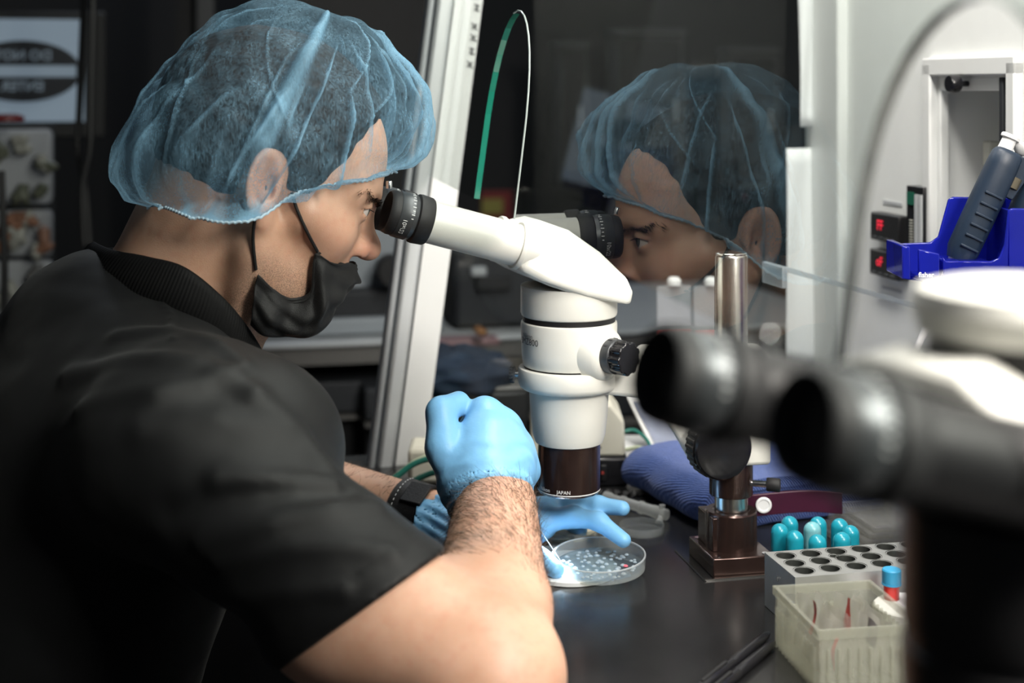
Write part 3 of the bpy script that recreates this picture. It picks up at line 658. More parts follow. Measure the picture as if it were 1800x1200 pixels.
# clear plastic drip tube with a tap
A_, B_ = T(1062, 872, .007), T(1172, 905, .007); d = (B_-A_).normalized()
t = thing('drip_tube', (A_+B_)/2, 'clear plastic tube with ringed joints and end tap, lying by the towel', 'plastic tube')
Ln = (B_-A_).length
mb = MB(); mb.lathe(A_, d, [(0, .0040), (.002, .0062), (.010, .0062), (.012, .0050), (Ln*.28, .0050), (Ln*.29, .0066), (Ln*.33, .0066), (Ln*.34, .0056), (Ln*.58, .0056), (Ln*.59, .0070), (Ln*.62, .0070), (Ln*.63, .0060), (Ln*.80, .0062)], 28); mb.build('tube_body', 'clear_tube', t)
mb = MB(); mb.lathe(A_+d*Ln*.80, d, [(0, .0068), (Ln*.09, .0068), (Ln*.10, .0062), (Ln*.19, .0062), (Ln*.2, .0048)], 28); mb.build('end_collar', 'clear_tube', t)
mb = MB(); mb.lathe(A_+d*Ln*.93, Vector((-.2, -.5, -.3)), [(0, .0035), (.010, .0035), (.012, .0045), (.015, .0045)], 16); mb.build('tap', 'clear_tube', t)
mb = MB(); mb.lathe(A_+d*Ln*.93, Z, [(.005, .003), (.0095, .0034)], 16); mb.build('tap_nub', 'clear_tube', t)

# folded towel
o0 = T(1113, 862); ea = (T(1246, 937)-o0); La = ea.length; ea.normalize(); eb = Vector((-ea.y, ea.x, 0)); eb = eb if eb.x > 0 else -eb
tw = thing('folded_towel', o0+ea*La/2+eb*.1, 'folded blue knitted towel lying behind the microscope column', 'towel')
nt = MATS['towel'].node_tree; tcw = nt.nodes.new('ShaderNodeTexCoord'); wv = nt.nodes.new('ShaderNodeTexWave'); wv.inputs['Scale'].default_value = 150; wv.inputs['Distortion'].default_value = 2.5; wv.inputs['Detail'].default_value = 2; wv.bands_direction = 'DIAGONAL'
nt.links.new(tcw.outputs['Object'], wv.inputs['Vector']); bw = nt.nodes.new('ShaderNodeBump'); bw.inputs['Strength'].default_value = .9; bw.inputs['Distance'].default_value = .0015; nt.links.new(wv.outputs['Fac'], bw.inputs['Height'])
ob_ = [n_ for n_ in nt.nodes if n_.type == 'BUMP' and n_ != bw][0]; nt.links.new(ob_.outputs['Normal'], bw.inputs['Normal']); nt.links.new(bw.outputs['Normal'], nt.nodes['Principled BSDF'].inputs['Normal'])
def towel_layer(z0, z1, x0, x1, th, name, inset=0.0, seed=0):
    R = (z1-z0)/2; zc = (z0+z1)/2; path = []
    for k in range(13): path.append((x1+(x0+R-x1)*k/12, z1+.002*math.sin(k*.8+seed)))
    for k in range(1, 12): a = math.pi/2+math.pi*k/12; path.append((x0+R+R*math.cos(a), zc+R*math.sin(a)))
    for k in range(13): path.append((x0+R+(x1-x0-R)*k/12, z0))
    ns = 40; nrm = []
    for i in range(len(path)):
        a, b = path[max(i-1, 0)], path[min(i+1, len(path)-1)]; dx, dz = b[0]-a[0], b[1]-a[1]; l = math.hypot(dx, dz); nrm.append((dz/l, -dx/l))
    ring = [(p[0]-n_[0]*th/2, p[1]-n_[1]*th/2) for p, n_ in zip(path, nrm)]+[(p[0]+n_[0]*th/2, p[1]+n_[1]*th/2) for p, n_ in reversed(list(zip(path, nrm)))]
    m = len(ring); vs = []; fs = []
    for j in range(ns+1):
        s = j/ns
        for (x, z) in ring:
            w_ = .0025*math.sin(s*7+x*60+seed)+.0018*math.sin(s*15-z*90+seed*2)
            vs.append(o0+ea*(inset+(La-2*inset)*s+.002*math.sin(x*50+seed))+eb*(x+w_+.010*s*s)+Z*(max(z, .0015)+.0015*math.sin(s*9+x*40+seed)*(z > z0+.004)))
    for j in range(ns):
        for i in range(m): i2 = (i+1) % m; fs.append((j*m+i, j*m+i2, (j+1)*m+i2, (j+1)*m+i))
    fs += [list(range(m))[::-1], [ns*m+i for i in range(m)]]
    return obj(name, vs, fs, 'towel', tw, angle=60)
towel_layer(.007, .044, -.006, .21, .012, 'outer_fold', 0, 0)
towel_layer(.0165, .0345, .012, .20, .007, 'inner_fold', .002, 2.2)
# plum strap with a white snap, beside the towel
pc = P(1345, 888, 1.452); t = thing('plum_strap', Vector((pc.x, pc.y, TZ)), 'dark plum strap with a round white snap button under the towel', 'strap')
pts = spline([P(1262, 905, 1.462), P(1290, 893, 1.455), P(1345, 886, 1.450), P(1420, 880, 1.452), P(1480, 884, 1.46)], 6); vs_ = []; fs_ = []
for p in pts:
    for (dy, dz) in ((-.002, -.011), (-.002, .011), (.002, .011), (.002, -.011)): vs_.append(p+Vector((0, dy, dz)))
for i in range(len(pts)-1):
    for k in range(4): fs_.append((i*4+k, i*4+(k+1) % 4, i*4+4+(k+1) % 4, i*4+4+k))
obj('strap_band', vs_, fs_, 'plum', t, bevel=.0006)
mb = MB(); mb.lathe(P(1342, 887, 1.448), (0, -1, 0), [(0, .0078), (.0012, .0082), (.0022, .0078), (.0024, .0060), (.0016, .0052), (.0016, .001)], 32); mb.build('snap_button', 'print_white', t)

# beige power unit with black foot and red switch
q = T(1018, 856); pu = thing('power_unit', q+V*.04, 'small beige power unit with black base behind the objective', 'power unit')
def bxz(mb, x0, x1, y0, y1, z0, z1): return mb.box(Vector(((x0+x1)/2, (y0+y1)/2, (z0+z1)/2)), (x1-x0)/2, (y1-y0)/2, (z1-z0)/2)
Yb = q.y
mb = MB(); bxz(mb, P(930, 850, Yb).x, P(1104, 850, Yb).x, Yb, Yb+.10, TZ+.0006, TZ+.034); pb = mb.build('foot', 'black_gloss', pu, bevel=.003)
prof = [(P(934, 0, Yb).x, TZ+.034), (P(1100, 0, Yb).x, TZ+.034), (P(1098, 0, Yb).x, TZ+.076), (P(1075, 0, Yb).x, TZ+.096), (P(945, 0, Yb).x, TZ+.098), (P(934, 0, Yb).x, TZ+.085)]
mb = MB(); mb.prism([Vector((x, Yb+.004, z)) for x, z in prof], (0, .09, 0)); mb.build('case', 'beige_case', pu, bevel=.004, bseg=3)
mb = MB(); bxz(mb, P(1056, 0, Yb).x, P(1066, 0, Yb).x, Yb-.002, Yb+.002, TZ+.008, TZ+.026); mb.build('switch', 'scope_black', pu, bevel=.001)
mb = MB(); bxz(mb, P(1057, 0, Yb).x, P(1061, 0, Yb).x, Yb-.0035, Yb-.001, TZ+.016, TZ+.019); mb.build('switch_mark', 'sachet_red', pu)
mb = MB(); mb.lathe(P(1054, 786, Yb+.002), (0, -1, 0), [(0, .002), (.0025, .0018)], 12); mb.build('case_screw', 'bronze', pu)
# coiled black lead in front of the unit
pts = [T(1048, 868, .004)+Vector((k*.0009, .004*math.sin(k*.12), .0024*math.sin(k*1.9)+.001)) for k in range(75)]
tag(MB().tube([p+Vector((0, .0024*math.cos(i*1.9), 0)) for i, p in enumerate(pts)], .0016, 6).build('coiled_lead', 'rubber'), 'coiled black lead on the work surface before the beige power unit', 'cable')

# tilted tablet in a pale frame
Yt = 1.73
tb = thing('tablet', P(1180, 800, Yt), 'pale framed tablet leaning at the back of the cabinet behind the arm', 'tablet')
fr = [P(1101, 698, Yt+.02), P(1230, 688, Yt+.02), P(1285, 802, Yt-.02), P(1152, 808, Yt-.02)]
mb = MB(); mb.prism(fr, (.0, .010, .002)); mb.build('frame', 'lab_light' if False else 'cabinet_white', tb, bevel=.003)
cen = sum(fr, Vector())/4; nn = (fr[1]-fr[0]).cross(fr[3]-fr[0]).normalized(); nn = nn if nn.y < 0 else -nn
mb = MB(); mb.prism([cen+(p-cen)*.84+nn*.0008 for p in fr], nn*.0006); mb.build('screen', 'screen_blue', tb, smooth=False)
# white tray behind
mb = MB(); q = T(1160, 822); mb.box(Vector((q.x, q.y+.04, TZ+.012)), .045, .03, .0115); tag(mb.build('white_tray', 'cabinet_white', bevel=.003), 'low white tray between the power unit and the towel', 'tray')

# cables by the side post
for i, (m_, ctrl, lab) in enumerate((('green_cable', [(668, 862), (700, 835), (735, 812), (790, 800), (850, 800)], 'dark green cable curving up beside the cabinet post'),
                                    ('pale_cable', [(672, 858), (708, 828), (742, 806), (800, 792), (850, 792)], 'pale green cable running along the dark green one'),
                                    ('green_cable', [(690, 858), (715, 850), (742, 838), (765, 830), (800, 826)], 'short lower green cable by the foot of the cabinet post'))):
    pts = spline([P(x, y, 1.585+.008*i) for x, y in ctrl], 8); tag(MB().tube(pts, .0034, 8).build('cable', m_), lab, 'cable', 'cables by the cabinet post')
mb = MB(); q = T(760, 862); mb.box(Vector((q.x+.02, q.y+.05, TZ+.022)), .05, .03, .021); tag(mb.build('cable_box', 'beige_case', bevel=.006), 'pale cable box behind the gloved hand at the cabinet post', 'box')
for i, ctrl in enumerate(([(1098, 758, 1.72), (1115, 756, 1.72), (1135, 770, 1.71), (1145, 788, 1.70)], [(1100, 790, 1.70), (1125, 786, 1.69), (1128, 800, 1.68), (1105, 818, 1.68)])):
    pts = spline([P(*c_) for c_ in ctrl], 8); tag(MB().tube(pts, .0022, 8).build('thin_cable', ('green_cable', 'pale_cable')[i]), ('thin green cable behind the beige power unit', 'thin cream cable hanging beside the beige power unit')[i], 'cable')

# clear wrapped bundle right of the tubes
t = thing('wrapped_pack', T(1515, 955), 'stack of clear wrapped plastic packs behind the teal tubes', 'packs')
for k in range(5):
    q = P(1520, 948-9*k, 1.45); mb = MB(); mb.box(Vector((q.x+.004*k, q.y, TZ+.004+.0065*k)), .030, .045, .0028, (Vector((.97, .2, 0)), Vector((-.2, .97, 0)), Z)); mb.build('pack', 'pack_film', t, bevel=.002)

# clear twin card pocket hanging in the side window
t = thing('card_pocket', UVZ(.5, VSIDE-.01, 1.0), 'clear twin card pocket with white clips and red edge in the side window', 'card holder')
for i, (x0, x1) in enumerate(((1152, 1212), (1216, 1278))):
    (ua, za), (ub, zb_) = su(x0, 502), su(x1, 572); w_ = (ub-ua)/2
    mb = MB(); mb.box(UVZ((ua+ub)/2, VSIDE-.006, (za+zb_)/2), w_, .0012, (za-zb_)/2, (U, V, Z)); pk = mb.build('pocket', 'card_film', t, bevel=.001)
    mb = MB(); mb.lathe(UVZ((ua+ub)/2, VSIDE-.006, za+.001), Z, [(0, .009), (.006, .009), (.010, .006), (.0105, .003)], 20); mb.build('pocket_clip', 'paper', pk)
    mb = MB(); mb.box(UVZ((ua+ub)/2, VSIDE-.007, zb_-.010), w_*.95, .002, .005, (U, V, Z)); mb.build('red_edge', 'sachet_red', pk, bevel=.001)
# clear acrylic arm with a block end, in front of the papers
a, b = P(1345, 478, 1.50), P(1520, 530, 1.30); d = (b-a).normalized(); sd = d.cross(Z).normalized(); uu_ = sd.cross(d)
t = thing('acrylic_arm', (a+b)/2, 'clear acrylic arm with thick grey block end reaching in from the right wall', 'acrylic arm')
mb = MB(); mb.box(a+d*.022, .024, .003, .011, (d, sd, uu_)); mb.build('block_end', 'acrylic', t, bevel=.001)
mb = MB(); mb.box(a+d*.030-sd*.0035, .005, .0005, .010, (d, sd, uu_)); mb.build('joint_line', 'lab_light', t)
mb = MB(); e_ = P(1700, 560, 1.30); e_ = bp(1640, 560); dd = (e_-a); mb.box(a+dd/2+uu_*.009, dd.length/2, .002, .0025, (dd.normalized(), sd, uu_)); mb.build('rod', 'acrylic', t, bevel=.0006)

# ------------------------------------------------------------------ blue pipette stand with pipettes
m = mk('blue_acrylic', (.018, .028, .42), .12, var=.05, coat=.6)
nt = m.node_tree; tr = nt.nodes.new('ShaderNodeBsdfTransparent'); tr.inputs[0].default_value = (.10, .13, .75, 1); mx = nt.nodes.new('ShaderNodeMixShader'); mx.inputs[0].default_value = .48
nt.links.new(tr.outputs[0], mx.inputs[1]); nt.links.new(nt.nodes['Principled BSDF'].outputs[0], mx.inputs[2]); nt.links.new(mx.outputs[0], nt.nodes['Material Output'].inputs[0])
mk('pip_navy', (.011, .022, .042), .42, var=.1, bump=.05, bscale=600); mk('pip_white', (.74, .74, .74), .35, var=.02); mk('pip_knurl', (.16, .14, .10), .35, metal=.6, var=.2)
YP = 1.27
ps = thing('pipette_stand', P(1700, 560, YP)*1.0, 'glossy transparent blue pipette stand against the white cabinet wall', 'pipette stand')
zt_ = TZ
def plate(pix, Y, th, name, par=None):
    pts = [P(x, y, Y) if y is not None else Vector((P(x, 500, Y).x, Y, TZ)) for x, y in pix]
    mb = MB(); mb.prism(pts, (0, th, 0)); return mb.build(name, 'blue_acrylic', par or ps, bevel=.0012)
plate([(1585, 428), (1636, 426), (1650, 416), (1668, 350), (1676, 346), (1900, 350), (1900, None), (1700, None), (1660, 500), (1585, 490)], YP+.055, .004, 'back_plate')
plate([(1586, 432), (1600, 433), (1601, 492), (1586, 490)], YP, .055, 'end_block')
plate([(1615, 438), (1652, 446), (1652, 486), (1615, 484)], YP-.001, .004, 'name_plate')
plate([(1658, 452), (1664, 459), (1742, 459), (1756, 454), (1766, 430), (1772, 372), (1778, 366), (1900, 368), (1900, None), (1700, None), (1660, 520)], YP, .004, 'front_plate')
plate([(1664, 459), (1742, 459), (1742, 464), (1664, 464)], YP, .055, 'saddle_floor')
plate([(1772, 368), (1776, 368), (1776, 520), (1768, 520)], YP, .055, 'divider')
plate([(1628, 490), (1900, 490), (1900, 500), (1628, 500)], YP, .055, 'shelf')
plate([(1800, None), (1806, None), (1806, 500), (1800, 500)], YP+.02, .02, 'leg'); plate([(1705, None), (1711, None), (1711, 500), (1705, 500)], YP+.02, .02, 'leg')
text_flat('stand_print', 'fisher', .0062, P(1628, 483, YP-.0016), Vector((1, 0, 0)), Z, 'print_white', ps, bold=.0001)
def pipette(base, axis, label, scale=1.0):
    ax = Vector(axis).normalized(); sd = -ax.cross(Vector((0, -1, 0))).normalized(); fw = (-sd.cross(ax)).normalized()
    t = thing('pipette', base, label, 'pipette', 'pipettes in the blue stand')
    Q = lambda d, s, f: Vector(base)+(ax*d+sd*s+fw*f)*scale
    vs_ = []; fs_ = []; ns = 20
    prof = [(-.01, .010, .011), (.0, .0135, .014), (.03, .0140, .0145), (.060, .0138, .0145), (.085, .0135, .0145), (.096, .0130, .0135), (.100, .0105, .011)]
    for d, a, b in prof:
        for k in range(ns):
            an = 2*math.pi*k/ns; c_, s_ = math.cos(an), math.sin(an); pw = .7
            vs_.append(Q(d, math.copysign(abs(c_)**pw, c_)*a, math.copysign(abs(s_)**pw, s_)*b))
    for i in range(len(prof)-1):
        for k in range(ns): fs_.append((i*ns+k, i*ns+(k+1) % ns, (i+1)*ns+(k+1) % ns, (i+1)*ns+k))
    fs_ += [list(range(ns))[::-1], [(len(prof)-1)*ns+k for k in range(ns)]]
    h = obj('handle', vs_, fs_, 'pip_navy', t, angle=60)
    for k in range(6):
        d = .004+.0105*k; mb = MB(); mb.box(Q(d, 0, .0138), .0011*scale, .0085*scale, .0022*scale, (ax, sd, fw)); mb.build('grip_ridge', 'pip_navy', h, bevel=.0006)
    mb = MB(); mb.lathe(Q(.098, .004, 0), ax, [(0, .0068*scale), (.012*scale, .0064*scale), (.0125*scale, .0086*scale), (.015*scale, .0088*scale), (.016*scale, .008*scale)], 28); mb.build('plunger_button', 'pip_white', t)
    mb = MB(); mb.lathe(Q(.070, -.0145, .003), ax, [(0, .0062*scale), (.010*scale, .0064*scale), (.0105*scale, .0050*scale)], 24); mb.build('adjust_wheel', 'pip_knurl', t)
    mb = MB(); mb.lathe(Q(.080, -.0145, .003), ax, [(0, .0024*scale), (.012*scale, .0024*scale)], 16); mb.build('ejector_rod', 'chrome', t)
    mb = MB(); mb.prism([Q(.100, -.010, .006), Q(.100, -.024, .006), Q(.094, -.026, .006), Q(.060, -.020, .006), Q(.060, -.011, .006)], fw*-.006*scale); mb.build('finger_hook', 'pip_navy', t, bevel=.001)
    mb = MB(); mb.lathe(Q(-.01, 0, 0), -ax, [(0, .009*scale), (.03*scale, .007*scale), (.032*scale, .005*scale), (.09*scale, .003*scale), (.11*scale, .0018*scale)], 24); mb.build('shaft', 'pip_white', t)
    return t
pa, pb = P(1692, 440, YP+.026), P(1762, 290, YP+.026); 
pipette(pa, pb-pa, 'navy grip pipette with white plunger leaning in the blue stand')
pa, pb = P(1790, 400, YP+.030), P(1836, 290, YP+.030)
p2 = pipette(pa, pb-pa, 'second pipette at the right edge of the blue stand with raised plunger')
q = P(1797, 262, YP+.03); ax = (pb-pa).normalized()
mb = MB(); mb.lathe(q-ax*.026, ax, [(0, .0018), (.022, .0018)], 14); mb.build('raised_rod', 'chrome', p2)
mb = MB(); mb.lathe(q-ax*.006, ax, [(0, .0035), (.001, .005), (.006, .0095), (.009, .0100), (.0115, .0085), (.012, .004)], 28); mb.build('raised_button', 'pip_white', p2)
# ================================================================== the lab behind
def Q(px, py, Y): return P(px, py, Y)
def ubox(mb, px0, px1, py0, py1, Y, dep):             # box in room axes whose front face spans these pixels at depth Y (at its left edge)
    a = P(px0, py0, Y); v = a.dot(V)
    def hit(px, py):
        r = Vector(((px-900)/F_PX, 1, -(py-Y_H)/F_PX)); k = v/r.dot(V); q = r*k; return q.dot(U), q.z+CAM_Z
    u0, z1 = a.dot(U), a.z; u1, _ = hit(px1, py0); _, z0 = hit(px0, py1)
    mb.box(UVZ((u0+u1)/2, v+dep/2, (z0+z1)/2), (u1-u0)/2, dep/2, (z1-z0)/2, (U, V, Z)); return mb
bn = thing('lab_bench', UVZ(-.2, 2.7, 0), 'dark lab bench with steel front edge in the background', 'bench')
mb = MB(); ubox(mb, 330, 1500, 612, 622, 2.45, .6); mb.build('top', 'lab_light', bn, bevel=.004)
mb = MB(); ubox(mb, 330, 1500, 622, 652, 2.46, .55); mb.build('apron', 'lab_edge', bn)
for i, (x0, x1) in enumerate(((330, 640), (642, 950), (952, 1260), (1262, 1500))):
    mb = MB(); ubox(mb, x0, x1, 684, 740, 2.48, .5); mb.build('drawer', 'lab_dark', bn, bevel=.004)
    mb = MB(); ubox(mb, x0, x1, 746, 752, 2.47, .5); mb.build('rail', 'lab_edge', bn)
    mb = MB(); ubox(mb, x0, x1, 752, 1366, 2.5, .5); mb.build('cupboard', 'lab_black', bn, bevel=.004)
inc = thing('incubator', UVZ(-.2, 2.8, .75), 'grey bench incubator with black round knob seen past the man\'s chin', 'incubator')
mb = MB(); ubox(mb, 560, 780, 385, 540, 2.60, .35); ib = mb.build('body', 'lab_grey', inc, bevel=.01)
mb = MB(); ubox(mb, 540, 780, 512, 565, 2.56, .35); mb.build('base', 'lab_dark', inc, bevel=.008)
mb = MB(); ubox(mb, 440, 780, 566, 597, 2.52, .4); mb.build('plinth', 'lab_grey', inc, bevel=.006)
mb = MB(); c = P(684, 470, 2.60); mb.lathe(c-V*.04, V*-1, [(-.04, .026), (.0, .026), (.004, .030), (.014, .030), (.018, .026)], 32); mb.build('knob', 'lab_black', ib)
an = thing('analyser', UVZ(.1, 2.8, .8), 'dark analyser box with a slanted teal window behind the microscope', 'instrument')
mb = MB(); ubox(mb, 800, 940, 440, 578, 2.62, .3); mb.build('case', 'lab_dark', an, bevel=.01)
mb = MB(); ubox(mb, 838, 900, 488, 512, 2.61, .02); mb.build('display', 'lab_black', an, bevel=.003)
mb = MB(); ubox(mb, 830, 856, 470, 486, 2.61, .02); mb.build('label_plate', 'lab_light', an, bevel=.003)
mb = MB(); ubox(mb, 840, 858, 580, 592, 2.42, .05); tag(mb.build('orange_bottle', mk('orange', (.26, .11, .03), .5), bevel=.006), 'small orange pot on the far bench beside the microscope', 'pot')
mb = MB(); ubox(mb, 770, 880, 599, 612, 2.45, .05); tag(mb.build('pink_tray', mk('pinkish', (.22, .13, .14), .5), bevel=.004), 'low pinkish tray at the edge of the far bench', 'tray')
# wall items
yb = thing('safety_sign', UVZ(.2, 4.15, 1.1), 'yellow and red safety sign on the far wall beside the eyepiece tube', 'sign')
mk('sign_yellow', (.30, .27, .06), .6); mk('sign_red', (.20, .02, .02), .6)
mb = MB(); ubox(mb, 846, 900, 336, 398, 4.28, .02); mb.build('sign_board', 'sign_red', yb)
mb = MB(); ubox(mb, 848, 884, 350, 376, 4.27, .01); mb.build('sign_panel', 'sign_yellow', yb)
# jacket on a stool, black instrument case
vs_ = []; fs_ = []; nu, nv = 30, 20
jk = thing('dark_jacket', P(800, 720, 1.98), 'dark blue jacket bundled on a box behind the cabinet', 'jacket')
for j in range(nv+1):
    for i in range(nu+1):
        a, b = i/nu*2*math.pi, (j/nv)*math.pi
        r = 1+.12*math.sin(3*a+2*b)+.08*math.sin(7*a-5*b)+.06*math.sin(11*b+2*a)
        c = P(800, 655, 2.0); vs_.append(c+Vector((.075*r*math.sin(b)*math.cos(a), .06*r*math.sin(b)*math.sin(a), .034*r*math.cos(b))))
for j in range(nv):
    for i in range(nu): q = j*(nu+1)+i; fs_.append((q, q+1, q+nu+2, q+nu+1))
obj('jacket_cloth', vs_, fs_, 'jacket', jk, angle=180)
st = thing('black_case', P(850, 780, 2.0), 'black case with grey lid behind the side window', 'case')
mb = MB(); ubox(mb, 862, 930, 690, 780, 1.95, .2); ubox(mb, 730, 862, 700, 780, 1.97, .2); mb.build('case_body', 'lab_black', st, bevel=.005)
mb = MB(); ubox(mb, 868, 925, 680, 690, 1.96, .12); mb.build('case_lid', 'lab_edge', st, bevel=.004)
mb = MB(); ubox(mb, 730, 930, 780, 1300, 1.99, .22); mb.build('stand', 'lab_black', st, bevel=.005)
# doors and cupboards on the back wall
for i, (x0, x1, y0, y1, lab) in enumerate(((1085, 1203, 62, 330, 'tall dark cupboard with pale frame on the far wall'), (1285, 1370, 95, 330, 'narrow dark cupboard on the far wall behind the sash'), (985, 1035, 85, 330, 'small dark wall cupboard beyond the glass sash'))):
    t = thing('wall_cupboard', UVZ(.5, 4.2, 1.3), lab, 'cupboard', 'cupboards on the far wall')
    mb = MB(); ubox(mb, x0, x1, y0, y1, 3.75, .1); mb.build('carcass', 'door_pale', t, bevel=.006)
    mb = MB(); ubox(mb, x0+6, x1-6, y0+8, y1-6, 3.74, .02); mb.build('door', 'lab_black', t, bevel=.004)
    mb = MB(); ubox(mb, x0-4, x1+4, y0-12, y0-2, 3.70, .1); mb.build('cornice', 'door_pale', t, bevel=.004)
    mb = MB(); ubox(mb, x1-16, x1-12, (y0+y1)/2-20, (y0+y1)/2+20, 3.73, .01); mb.build('handle', 'alu_strip', t, bevel=.002)
# black partition behind the head and a pale jamb
mb = MB(); ubox(mb, 440, 800, -400, 372, 3.4, .05); tag(mb.build('partition', 'lab_black', bevel=.004), 'black partition panel behind the man\'s head', 'partition')
mb = MB(); ubox(mb, 346, 376, -400, 500, 3.3, .06); tag(mb.build('trim_1', 'door_pale', smooth=False), kind='structure')
mb = MB(); ubox(mb, 310, 346, -400, 700, 3.34, .03); tag(mb.build('door_1', 'lab_black', smooth=False), kind='structure')
# illuminated wall screen with a mirrored oval notice
Ym = 2.7
sc_ = thing('wall_screen', P(60, 130, Ym), 'pale lit screen with dark oval notice in mirrored lettering, upper left', 'screen')
mb = MB(); ubox(mb, -110, 186, 18, 244, Ym+.012, .05); mb.build('bezel', 'lab_black', sc_, bevel=.004)
mk('screen_pale', (.1, .12, .14), .4, var=.06, scale=4, emit=(.42, .55, .68), estr=.30)
mk('oval_dark', (.010, .013, .02), .5, var=.1); mk('screen_text', (.1, .12, .14), .5, var=0, emit=(.42, .55, .68), estr=.14)
mk('screen_bar', (.1, .12, .14), .5, var=0, emit=(.42, .55, .68), estr=.25)
mb = MB(); ubox(mb, -100, 148, 32, 215, Ym, .006); sp_ = mb.build('panel', 'screen_pale', sc_)
oc = P(40, 125, Ym-.004)
sxm = Ym/F_PX
el = [oc+U*(98*sxm*math.cos(a))+Z*(54*sxm*math.sin(a)) for a in np.linspace(0, 2*math.pi, 48, endpoint=False)]
mb = MB(); mb.prism(el, V*.002); mb.build('notice_oval', 'oval_dark', sp_, smooth=False)
mb = MB(); mb.box(oc-V*.0012+Z*0*sxm, 90*sxm, .001, 10*sxm, (U, V, Z)); mb.build('notice_bar', 'screen_bar', sp_, smooth=False)
for (txt, dy, sz, m_) in (('DO NOT', 27, 24, 'screen_text'), ('ENTER', -27, 24, 'screen_text')):
    text_flat('notice_text', txt, sz*sxm, oc-V*.003+Z*dy*sxm+U*(-.0 if dy > 0 else .0), -U, Z, m_, sp_, bold=.0006)
# hanging organiser with bagged supplies at the far left
og = thing('hanging_organiser', P(20, 600, 2.45), 'hanging clear organiser filled with bagged supplies at the left edge', 'organiser')
mk('bag_green', (.07, .075, .055), .5, var=.7, scale=18); mk('bag_brown', (.17, .085, .055), .5, var=.7, scale=22); mk('bag_grey', (.10, .10, .10), .5, var=.7, scale=18); mk('bag_pale', (.22, .22, .20), .5, var=.2)
mb = MB(); ubox(mb, -90, 96, 218, 640, 2.5, .01); mb.build('backing', 'lab_dark', og, bevel=.003)
random.seed(3)
for r_, (y0, y1, m_) in enumerate(((228, 362, 'bag_green'), (372, 455, 'bag_brown'), (462, 620, 'bag_grey'))):
    mb = MB(); ubox(mb, -90, 92, y0, y1, 2.46, .03); mb.build('pocket', 'card_film', og, bevel=.01)
    for k in range(16):
        px, py = random.uniform(-60, 82), random.uniform(y0+12, y1-12); c = P(px, py, 2.475); d1 = Vector((random.uniform(-1, 1), 0, random.uniform(-1, 1))).normalized()
        mb = MB(); L_ = random.uniform(.012, .026); mb.tube([c-d1*L_, c-d1*L_*.5+Vector((0, -.004, .003)), c+d1*L_*.5+Vector((0, -.004, 0)), c+d1*L_], [.004, .011, .010, .004], 8); mb.build('bagged_item', m_ if k % 4 else 'bag_pale', og)
for i, ctrl in enumerate(([(150, -60, 2.4), (140, 180, 2.4), (137, 260, 2.4), (150, 330, 2.4), (158, 430, 2.4)], [(165, -60, 2.36), (160, 180, 2.36), (158, 260, 2.36), (145, 330, 2.36), (148, 430, 2.36)], [(2, 300, 2.2), (8, 480, 2.2), (4, 640, 2.2)])):
    tag(MB().tube(spline([P(*c) for c in ctrl], 8), .006, 8).build('hanging_cable', 'lab_black'), ('black cable hanging in front of the lit screen, left one', 'black cable hanging in front of the lit screen, right one', 'black cable at the left edge before the organiser')[i], 'cable')
tag(MB().lathe(P(10, 213, 2.4), Z, [(0, .03), (.008, .03), (.012, .02)], 24).build('red_lid', mk('dark_red', (.10, .006, .006), .5)), 'dark red lid under the lit screen at the left edge', 'lid')
# ================================================================== the seated man
def npv(v): return np.array(v, dtype=np.float32)
def rcone(p, a, b, r1, r2):
    a, b = npv(a), npv(b); ba = b-a; pa = p-a
    t = np.clip(pa@ba/float(ba@ba), 0, 1); d = pa-t[:, None]*ba
    return np.sqrt(np.einsum('ij,ij->i', d, d))-(r1+(r2-r1)*t)
def chain(p, pts, rs, k=.006):
    d = None
    for i in range(len(pts)-1):
        e = rcone(p, pts[i], pts[i+1], rs[i], rs[i+1]); d = e if d is None else smin(d, e, k)
    return d
def ell(p, c, rad, R=None):
    q = p-npv(c)
    if R is not None: q = q@npv(R).T
    rad = npv(rad); k0 = np.sqrt(((q/rad)**2).sum(1)); k1 = np.sqrt(((q/(rad*rad))**2).sum(1))+1e-9
    return k0*(k0-1)/k1
def smin(a, b, k): h = np.maximum(k-np.abs(a-b), 0)/k; return np.minimum(a, b)-h*h*k*.25
def smax(a, b, k): return -smin(-a, -b, k)
